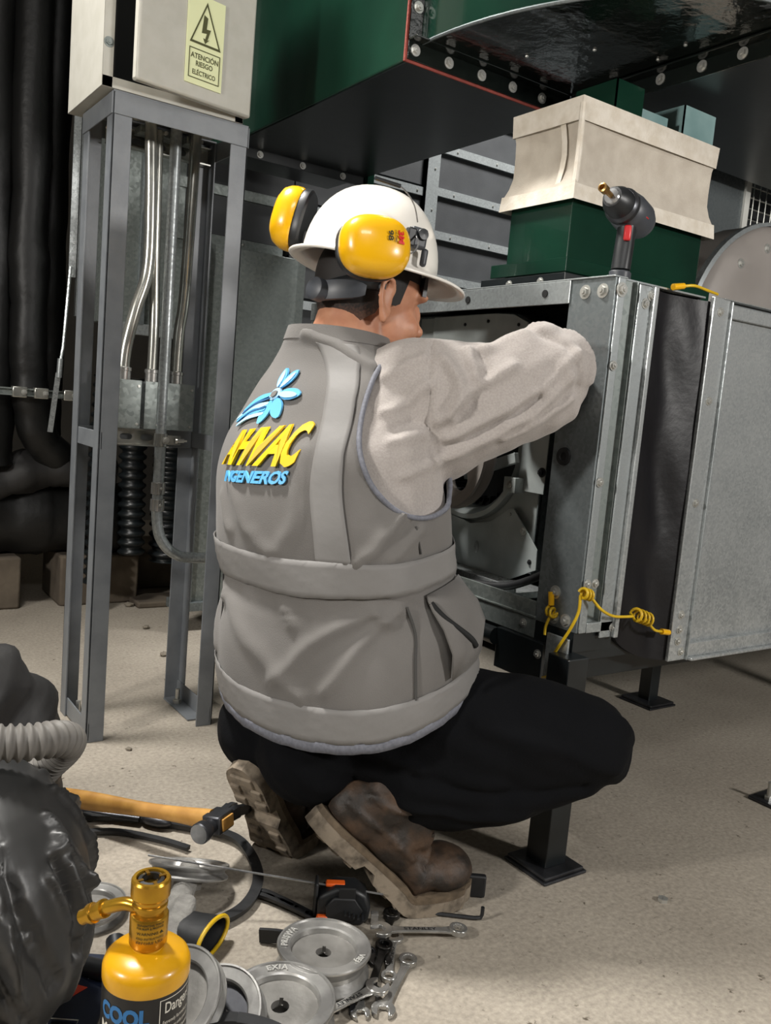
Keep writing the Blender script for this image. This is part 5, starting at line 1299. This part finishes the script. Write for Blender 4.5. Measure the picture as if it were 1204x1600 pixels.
# hammer ------------------------------------------------------------
hm = thing('claw_hammer', 'claw hammer with a wooden handle lying on the tilted pulley', 'hammer', (.5, 1.38, .05))
h0, h1 = Vector((.405, 1.555, .040)), Vector((.585, 1.262, .090)); hx_ = (h1-h0).normalized(); hs = hx_.cross(ZU).normalized(); hz = hs.cross(hx_)
rg = []
for k in range(25):
    t = k/24; p = h0+(h1-h0)*t; r_ = .0165-.002*math.sin(math.pi*t)+.002*math.sin(t*7); fl_ = .80
    rg.append([p+hs*(r_*.78*math.cos(a))+hz*(r_*math.sin(a)) for a in [2*math.pi*j/18 for j in range(18)]])
B().loft(rg).obj('handle', 'wood', hm, 60)
hc_ = h1+hx_*.012
ha_ = (RT*-.35-FW*.9).normalized(); ha_ = (ha_-hx_*ha_.dot(hx_)).normalized(); hb_ = hx_.cross(ha_)
hd2 = B()
hd2.obox(hc_, (.042, .030, .034), Matrix((ha_, hb_, hx_)).transposed())
hd2.lathe([(.012, .018), (.0125, .030), (.0165, .036), (.0175, .042), (.0175, .052), (.016, .054)], hc_, tuple(ha_), 24)
hd2.obj('head', 'steel_dark', hm, 35, .003)
for s in (-1, 1):
    P = [hc_-ha_*.02+hx_*(s*.006), hc_-ha_*.045+hx_*(s*.010)+hb_*.004*0, hc_-ha_*.068+hx_*(s*.014)-ZU*.006, hc_-ha_*.085+hx_*(s*.016)-ZU*.022]
    B().tube(spline(P, 6), [.010]*7+[.008]*6+[.005]*6, sec=[(-.6, -1), (.6, -1), (.6, 1), (-.6, 1)]).obj('claw', 'steel_dark', hm, 40)
B().cyl(hc_+ha_*.0538, hc_+ha_*.0548, .0158, n=24).obj('face', 'steel_bright', hm)
B().obox(hc_+hx_*.019, (.030, .020, .004), Matrix((ha_, hb_, hx_)).transposed()).obj('handle_end', 'wood', hm, 0, .001)

# thin rod in front
rd_ = B().cyl((.452, 1.196, .092), (.765, 1.010, .045), .0016, n=8).obj('welding_rod', 'steel_bright', None); tag(rd_, 'thin bare welding rod lying across the tilted pulley towards the boot', 'rod')

# gas cylinder with brass torch ------------------------------------
gx, gy = .274, .713
gs = thing('gas_cylinder', 'yellow torch gas cylinder with black label and brass regulator', 'gas cylinder', (gx, gy, 0))
GR = .0385
B().lathe([(.030, 0), (GR, .004), (GR, .262), (GR+.0003, .264)], (gx, gy, 0), n=56).obj('body', 'yellow_enamel', gs, 40)
sh_ = B().lathe([(GR+.0004, .261), (GR+.0012, .264), (GR+.0012, .274), (GR-.0008, .2795), (GR-.005, .2835), (.022, .2865), (.014, .288), (.012, .294)], (gx, gy, 0), n=56, cap=False).obj('shoulder', 'yellow_enamel', gs, 40)
lb = B().lathe([(GR+.0003, .02), (GR+.0005, .021), (GR+.0005, .2625), (GR+.0003, .2635)], (gx, gy, 0), n=56, cap=False).obj('label', 'label_black', gs, 40)
lb['label'] = 'black printed wrap label'
va = math.atan2(-gy, -gx)            # direction towards the viewer's side
def gl(deg0, z0, sx, sz):
    def fn(x, y, z):
        a = va+math.radians(deg0)+x*sx/GR; rr_ = GR+.0009
        return (gx+rr_*math.cos(a), gy+rr_*math.sin(a), z0+y*sz)
    return fn
text_on('brand_lettering', 'COOL', 'print_blue', lb, gl(-30, .2440, .050, .017), 1, .05, stretch=True)
text_on('type_lettering', 'MAPP PRO', 'print_white', lb, gl(-22, .226, .060, .012), 1, .03, stretch=True)
text_on('danger_lettering', 'Danger!', 'print_white', lb, gl(50, .2480, .030, .014), 1, .01, stretch=True)
for k, tx in enumerate(('Extremely flammable gas.', 'Contains gas under pressure;', 'may explode if heated.', 'Keep away from heat,', 'sparks and open flame.', 'No smoking.')):
    text_on('small_print', tx, 'print_white', lb, gl(50, .2350-.0068*k, .033, .0046), 1, 0, stretch=True)
fr = B()
for (d0, d1, z0, z1) in ((20, 85, .2575, .2583), (20, 21.2, .10, .2583)):
    n_ = 12; vs = [];
    for i in range(n_+1):
        a = va+math.radians(d0+(d1-d0)*i/n_); vs += [(gx+(GR+.0009)*math.cos(a), gy+(GR+.0009)*math.sin(a), z) for z in (z0, z1)]
    fr.add(vs, [(2*i, 2*i+2, 2*i+3, 2*i+1) for i in range(n_)])
fr.obj('label_frame', 'print_white', lb, 0)
tc_ = thing('torch_regulator', 'brass torch regulator screwed onto the yellow gas cylinder', 'regulator', (gx, gy, .292))
tl = Vector((.0, .0, 1.0)).normalized(); tO = Vector((gx, gy, .290))
B().lathe([(.0, 0), (.0155, .001), (.0172, .004), (.0175, .030), (.0165, .032), (.0130, .033), (.0130, .038), (.0162, .039), (.0162, .042), (.0148, .043), (.0162, .045), (.0165, .048)], tO, tl, 40).obj('body', 'brass', tc_, 30)
cp = B().lathe([(.0165, .048), (.0178, .050), (.0178, .064), (.0165, .066), (.0135, .066), (.0130, .058), (.0, .058)], tO, tl, 40, cap=False).obj('cap', 'brass', tc_, 30)
B().lathe([(.0118, .0585), (.0118, .0645), (.0085, .065), (.0085, .0585)], tO, tl, 24, cap=False).obj('knob_insert', 'black_plastic', cp, 30)
for k in range(4): B().obox(tO+tl*.0645+Vector((.0105*math.cos(k*1.57), .0105*math.sin(k*1.57), 0)), (.006, .003, .002), Matrix.Rotation(k*1.57, 3, 'Z')).obj('knob_tab', 'brass_dark', cp, 0)
B().tube(spline([tO+ZU*.035-RT*.010, tO+ZU*.035-RT*.022+FW*.004, tO+ZU*.030-RT*.034+FW*.008, tO+ZU*.020-RT*.050+FW*.014, tO+ZU*.012-RT*.062+FW*.018], 8), .0062, 14).obj('side_tube', 'brass', tc_, 60)
d_ = (-RT*.75-ZU*.52+FW*.25).normalized(); q0 = tO+ZU*.024-RT*.044+FW*.012
B().lathe([(.006, 0), (.0088, .001), (.0088, .004), (.0080, .005), (.0080, .014), (.0095, .015), (.0095, .019), (.0072, .020), (.0072, .030), (.003, .031)], q0, tuple(d_), 20).obj('hose_union', 'brass', tc_, 30)
def tlx(z0, sx, sz):
    def fn(x, y, z):
        a = va+.1+x*sx/.0178; return (gx+0.0179*math.cos(a), gy+0.0179*math.sin(a), .290+z0+y*sz)
    return fn
for tx, z0, sz in (('SELF-IGNITING TORCH', .0285, .0022), ('FOR MAPP & PROPANE', .0255, .0022), ('WARNING ▲', .0205, .0028), ('READ INSTRUCTIONS', .0155, .002), ('BEFORE USE', .0115, .002)):
    text_on('stamped_print', tx, 'print_dark', tc_, tlx(z0, .026, sz), 1, .01, stretch=True)

# glove -------------------------------------------------------------
gv = thing('work_glove', 'grey knitted work glove with a yellow-edged black cuff', 'glove', (.50, 1.13, 0))
gb = B(); gb.caps([(.452, 1.115, .022), (.485, 1.15, .030), (.512, 1.185, .040), (.522, 1.20, .048)], [.020, .0185, .018, .017], 16)
gb.caps([(.445, 1.085, .022), (.47, 1.105, .034), (.487, 1.125, .040)], [.019, .018, .017], 16)
gb.caps([(.425, 1.10, .02), (.43, 1.13, .02)], [.020, .018], 14)
gb.ell((.43, 1.085, .022), (.05, .035, .020), Matrix.Rotation(.7, 3, 'Z'))
me = organic(gb, .004, 5, .5); noise_push(me, .0012, 110, 2); mobj('fingers', me, 'glove_knit', gv, 180)
cu = []
cA_ = Vector((.488, 1.075, .026)); cdir = (RT*.9-FW*.35).normalized(); cs = cdir.cross(ZU).normalized()
for k, (d, rw, rh) in enumerate(((-.035, .030, .018), (-.01, .034, .020), (.012, .038, .023), (.024, .040, .025))):
    cu.append([cA_+cdir*d+cs*rw*math.cos(a)+ZU*(rh*math.sin(a)) for a in [2*math.pi*j/24 for j in range(24)]])
B().loft(cu, cap=False).obj('cuff', 'rubber', gv, 60)
B().tube([p for p in cu[-1]]+[cu[-1][0]], .0032, 8, cap=False).obj('cuff_edge', 'yellow_wire', gv, 60)

# tape measure ------------------------------------------------------
tm = thing('tape_measure', 'black tape measure with an orange button beside the boot', 'tape measure', (.712, 1.045, 0))
ta = math.radians(-30); tu = Vector((math.cos(ta), math.sin(ta), 0)); tn = Vector((-math.sin(ta), math.cos(ta), 0))
prof_t = [(-.038, .0), (.030, .0), (.042, .010), (.044, .030), (.036, .050), (.018, .060), (-.012, .060), (-.030, .050), (-.038, .045)]
Rt = Matrix((tu, ZU, -tn)).transposed()
B().plate(prof_t, [], .040, Vector((.712, 1.045, .0))+tn*.02, Rt).obj('case', 'black_plastic', tm, 40, .005)
B().plate([(-.024, .012), (.020, .010), (.032, .028), (.018, .048), (-.014, .048), (-.026, .034)], [], .006, Vector((.712, 1.045, 0))-tn*.0195, Rt).obj('side_grip', 'rubber', tm, 40, .002)
for k in range(5): B().obox(Vector((.712, 1.045, .0))+tu*(.004+.007*k)-tn*.0265+ZU*(.028-.002*k), (.003, .004, .022), Rt @ Matrix.Rotation(.1, 3, 'Z')).obj('grip_rib', 'black_plastic', tm, 0, .001)
B().obox(Vector((.712, 1.045, .011))-tu*.030-tn*.021, (.018, .016, .012), Rt).obj('lock_button', 'orange_plastic', tm, 40, .003)
B().obox(Vector((.712, 1.045, .058))-tu*.012, (.03, .006, .014), Rt).obj('top_button', 'orange_plastic', tm, 40, .002)
B().obox(Vector((.712, 1.045, .050))+tu*.006-tn*.022, (.026, .028, .004), Rt).obj('belt_clip', 'matte_black', tm, 40, .002)
B().obox(Vector((.712, 1.045, .034))-tu*.041, (.006, .060, .030), Rt).obj('bumper', 'rubber', tm, 40, .003)
B().obox(Vector((.712, 1.045, .010))+tu*.052-tn*.01, (.012, .016, .012), Rt).obj('hook', 'chrome', tm, 0, .001)

# wrenches ----------------------------------------------------------
def wrench(label, a, c, sc, m, text=None, za=.0, zb=.0, flip=False):
    a, c = Vector((*a, za)), Vector((*c, zb)); d = (a-c); L = d.length; d.normalize(); s = ZU.cross(d).normalized(); n_ = d.cross(s)
    R_ = Matrix((d, s, n_)).transposed(); R_ = R_ if R_.determinant() > 0 else Matrix((d, -s, n_)).transposed()
    t = thing('combination_wrench', label, 'wrench', tuple(c), R_.to_euler(), 'wrenches in the heap')
    w = .0075*sc; th = .0042*sc
    # ring end at +L (position a), open jaw at 0 (position c)
    k = 24; ro, ri = .0135*sc, .0085*sc
    star = [((ri if i % 2 else ri*.9)*math.cos(2*math.pi*i/24)+L, (ri if i % 2 else ri*.9)*math.sin(2*math.pi*i/24)) for i in range(24)]
    B().plate(circ(ro, 32, (L, 0)), [star], .0085*sc, (0, 0, 0)).obj('ring_end', m, t, 30, .0012, True)
    B().loft([[(x, -ww, .0012), (x, ww, .0012), (x, ww, .0012+th), (x, -ww, .0012+th)] for x, ww in ((.012*sc, w*1.1), (.026*sc, w*.80), (L*.5, w*.72), (L-.022*sc, w*.78), (L-.010*sc, w*1.1))]).obj('shank', m, t, 30, .0012, True)
    js = .0165*sc; jw = .0072*sc; tilt = .26
    out = []
    for i in range(25):
        an = math.radians(180-140+280*i/24-180); out.append((js*math.cos(math.radians(-140+280*i/24)), js*math.sin(math.radians(-140+280*i/24))))
    jaw = [(-p[0]*0+p[0], p[1]) for p in out]
    poly = jaw + [(-js*.80, jw), (js*.05, jw), (js*.25, jw*.55), (js*.25, -jw*.55), (js*.05, -jw), (-js*.80, -jw)]
    ct, st_ = math.cos(tilt), math.sin(tilt)
    poly = [(x*ct-y*st_, x*st_+y*ct) for x, y in poly]
    B().plate(poly, [], .0065*sc, (0, 0, .0)).obj('open_jaw', m, t, 30, .001, True)
    if text:
        fn = lambda x, y, z: ((L*.5+(-x if flip else x)*L*.42), (-y if flip else y)*w*.8, .0012+th+.0003)
        text_on('stamped_lettering', text, 'print_white' if m == 'chrome_black' else 'steel_dark', t, fn, 1, .01, stretch=True, local=True)
    return t
wrench('long bright wrench pointing right, its ring end alone on the floor', (.848, .922), (.735, .968), 1.05, 'chrome', 'STANLEY', .008, .016)
wrench('dark wrench with its ring end at the toe of the boot', (.784, 1.008), (.705, .925), 1.0, 'chrome_black', None, .004, .002)
wrench('short bright wrench with its ring end beside the lowest wrench', (.697, .890), (.757, .962), .85, 'chrome', 'CHROME', .001, .001)
wrench('bright wrench nearest the camera, open jaw towards the lower left', (.742, .906), (.652, .838), 1.0, 'chrome', None, .001, .001)
wrench('bright wrench coming from under the EXIA pulley, jaw to the right', (.560, .852), (.662, .868), 1.0, 'chrome', 'STANLEY', .016, .012)
wrench('black oxide wrench lying in the middle of the heap', (.722, .940), (.650, .868), .95, 'chrome_black', None, .010, .008)
wrench('small bright wrench with its jaw just under the middle heap', (.655, .893), (.622, .848), .8, 'chrome', None, .002, .001)
wrench('dull wrench mostly under the PRISWA pulley', (.700, .948), (.610, .868), .9, 'steel_dark', None, .001, .001)

hk = B().tube([Vector(p) for p in ((.800, 1.022, .005), (.85, .982, .005), (.900, .943, .005), (.908, .938, .006), (.910, .937, .012), (.910, .937, .024))], .0032, 6).obj('hex_key', 'black_plastic', None, 20); tag(hk, 'black hex key lying in front of the boot toe', 'hex key')
kg = thing('rubber_pad', 'flat black rubber pad under the boot toe', 'rubber pad', (.94, 1.0, 0))
pdm = B().obox((.925, 1.012, .020), (.012, .085, .038), Matrix.Rotation(.95, 3, 'Z')).obj('pad', 'rubber', kg, 30, .003)

# navy packaging card -----------------------------------------------
nc = thing('packaging_card', 'navy blister card with an orange arrow beside the gas cylinder', 'packaging', (.30, 1.02, 0))
ca = math.radians(-34); cu_ = Vector((math.cos(ca), math.sin(ca), 0)); cw_ = Vector((-math.sin(ca), math.cos(ca), 0)); cO = Vector((.290, 1.045, .002))
Rc = Matrix((cu_, cw_, ZU)).transposed()
B().plate([(-.075, -.11), (.060, -.11), (.052, .07), (.030, .10), (-.06, .10)], [[(.000, -.048), (.030, -.048), (.030, -.034), (.000, -.034)]], .004, cO, Rc).obj('card', 'navy_card', nc, 0, .001)
ar = B().plate([(-.03, -.006), (.018, -.006), (.014, -.014), (.034, .0), (.014, .014), (.018, .006), (-.03, .006), (-.022, 0)], [], .0006, cO+Rc @ Vector((-.008, .018, .0042)), Rc @ Matrix.Rotation(.35, 3, 'Z')).obj('arrow_print', 'orange_print', nc, 0)
B().tube([cO+Rc @ Vector((x, y, .0046)) for x, y in ((-.003, -.051), (.033, -.051), (.033, -.031), (-.003, -.031), (-.003, -.051))], .0008, 5, cap=False).obj('slot_outline', 'print_white', nc)
for tx, ox, oy, w_, h_ in (('DEPTH', .045, -.045, .028, .005), ('SAW BLADES', .045, -.054, .030, .004), ('METAL', .028, .055, .02, .005), ('WOOD', .028, .048, .02, .004), ('www', -.035, -.085, .02, .004)):
    text_on('card_print', tx, 'print_white', nc, lambda x, y, z, ox=ox, oy=oy, w_=w_, h_=h_: tuple(cO+Rc @ Vector((ox+x*w_, oy+y*h_, .0046))), 1, .01, stretch=True)
o = B().tube(spline([(.335, 1.09, .012), (.352, 1.06, .020), (.362, 1.05, .03), (.372, 1.09, .04)], 8), [.013]*25, 12).obj('black_tool_grip', 'black_plastic', None, 60); tag(o, 'black plastic tool grip between the bag and the gas cylinder', 'tool grip')
pl = thing('pliers', 'dark pliers half hidden under the hammer handle', 'pliers', (.45, 1.52, 0))
for s in (-1, 1): B().tube(spline([(.43, 1.56+.010*s, .012), (.47, 1.52+.014*s, .014), (.53, 1.46+.006*s, .014)], 6), .006, 8).obj('handle', 'steel_dark', pl, 60)
B().ell((.555, 1.435, .014), (.03, .012, .010), Matrix.Rotation(-.8, 3, 'Z')).obj('jaw', 'steel_dark', pl)

# black bag, hose and cloth duct at the lower left -------------------
bgb = B(); bc_ = Vector((.196, 1.030, .168))
bgb.ell(bc_, (.118, .16, .166), Matrix.Rotation(-.3, 3, 'Z'), 28, 18); bgb.ell(bc_+Vector((-.10, .05, -.01)), (.12, .14, .15))
bgb.ell(bc_+Vector((.0, .02, .10)), (.085, .11, .075)); bgb.ell(bc_+Vector((-.06, -.06, -.08)), (.10, .09, .085))
me = organic(bgb, .004, 12, .5)
rg_ = random.Random(5); sg_ = []
for k in range(40):
    a0 = rg_.uniform(-3.0, .5); z0_ = rg_.uniform(.02, .15); n_ = rg_.randint(4, 8); sl_ = rg_.uniform(.02, .14); pts = []
    for j in range(n_):
        a = a0+sl_*j; zz = z0_-.030*j; r_ = math.sqrt(max(.02, 1-(zz/.168)**2))
        pts.append(tuple(bc_+Vector((.122*r_*math.cos(a), .158*r_*math.sin(a), zz))))
    sg_.append((pts, rg_.uniform(.0045, .008), rg_.choice((-.010, .008, -.007, .009))))
ridges(me, sg_)
co = vcos(me); co[:, 2] = np.maximum(co[:, 2], .001); setco(me, co)
o = mobj('plastic_bag', me, 'bag_plastic', None, 180); tag(o, 'big crumpled black plastic bag at the lower left corner', 'bag')
corrugated('corrugated_hose', 'grey corrugated hose resting on the black plastic bag', [(-.06, 1.10, .375), (.10, 1.055, .378), (.22, 1.02, .375), (.272, 1.030, .368), (.292, 1.08, .335), (.27, 1.14, .27), (.24, 1.18, .18)], .0205, .0105, 'hose_grey', None, .10, 26)
wrapped('cloth_duct', 'black cloth flexible duct end lying behind the grey hose', [(-.12, 1.42, .30), (.10, 1.42, .32), (.22, 1.40, .31), (.29, 1.42, .22), (.305, 1.44, .06)], .085, None, 11, .006, 'duct_cloth', rib=40)
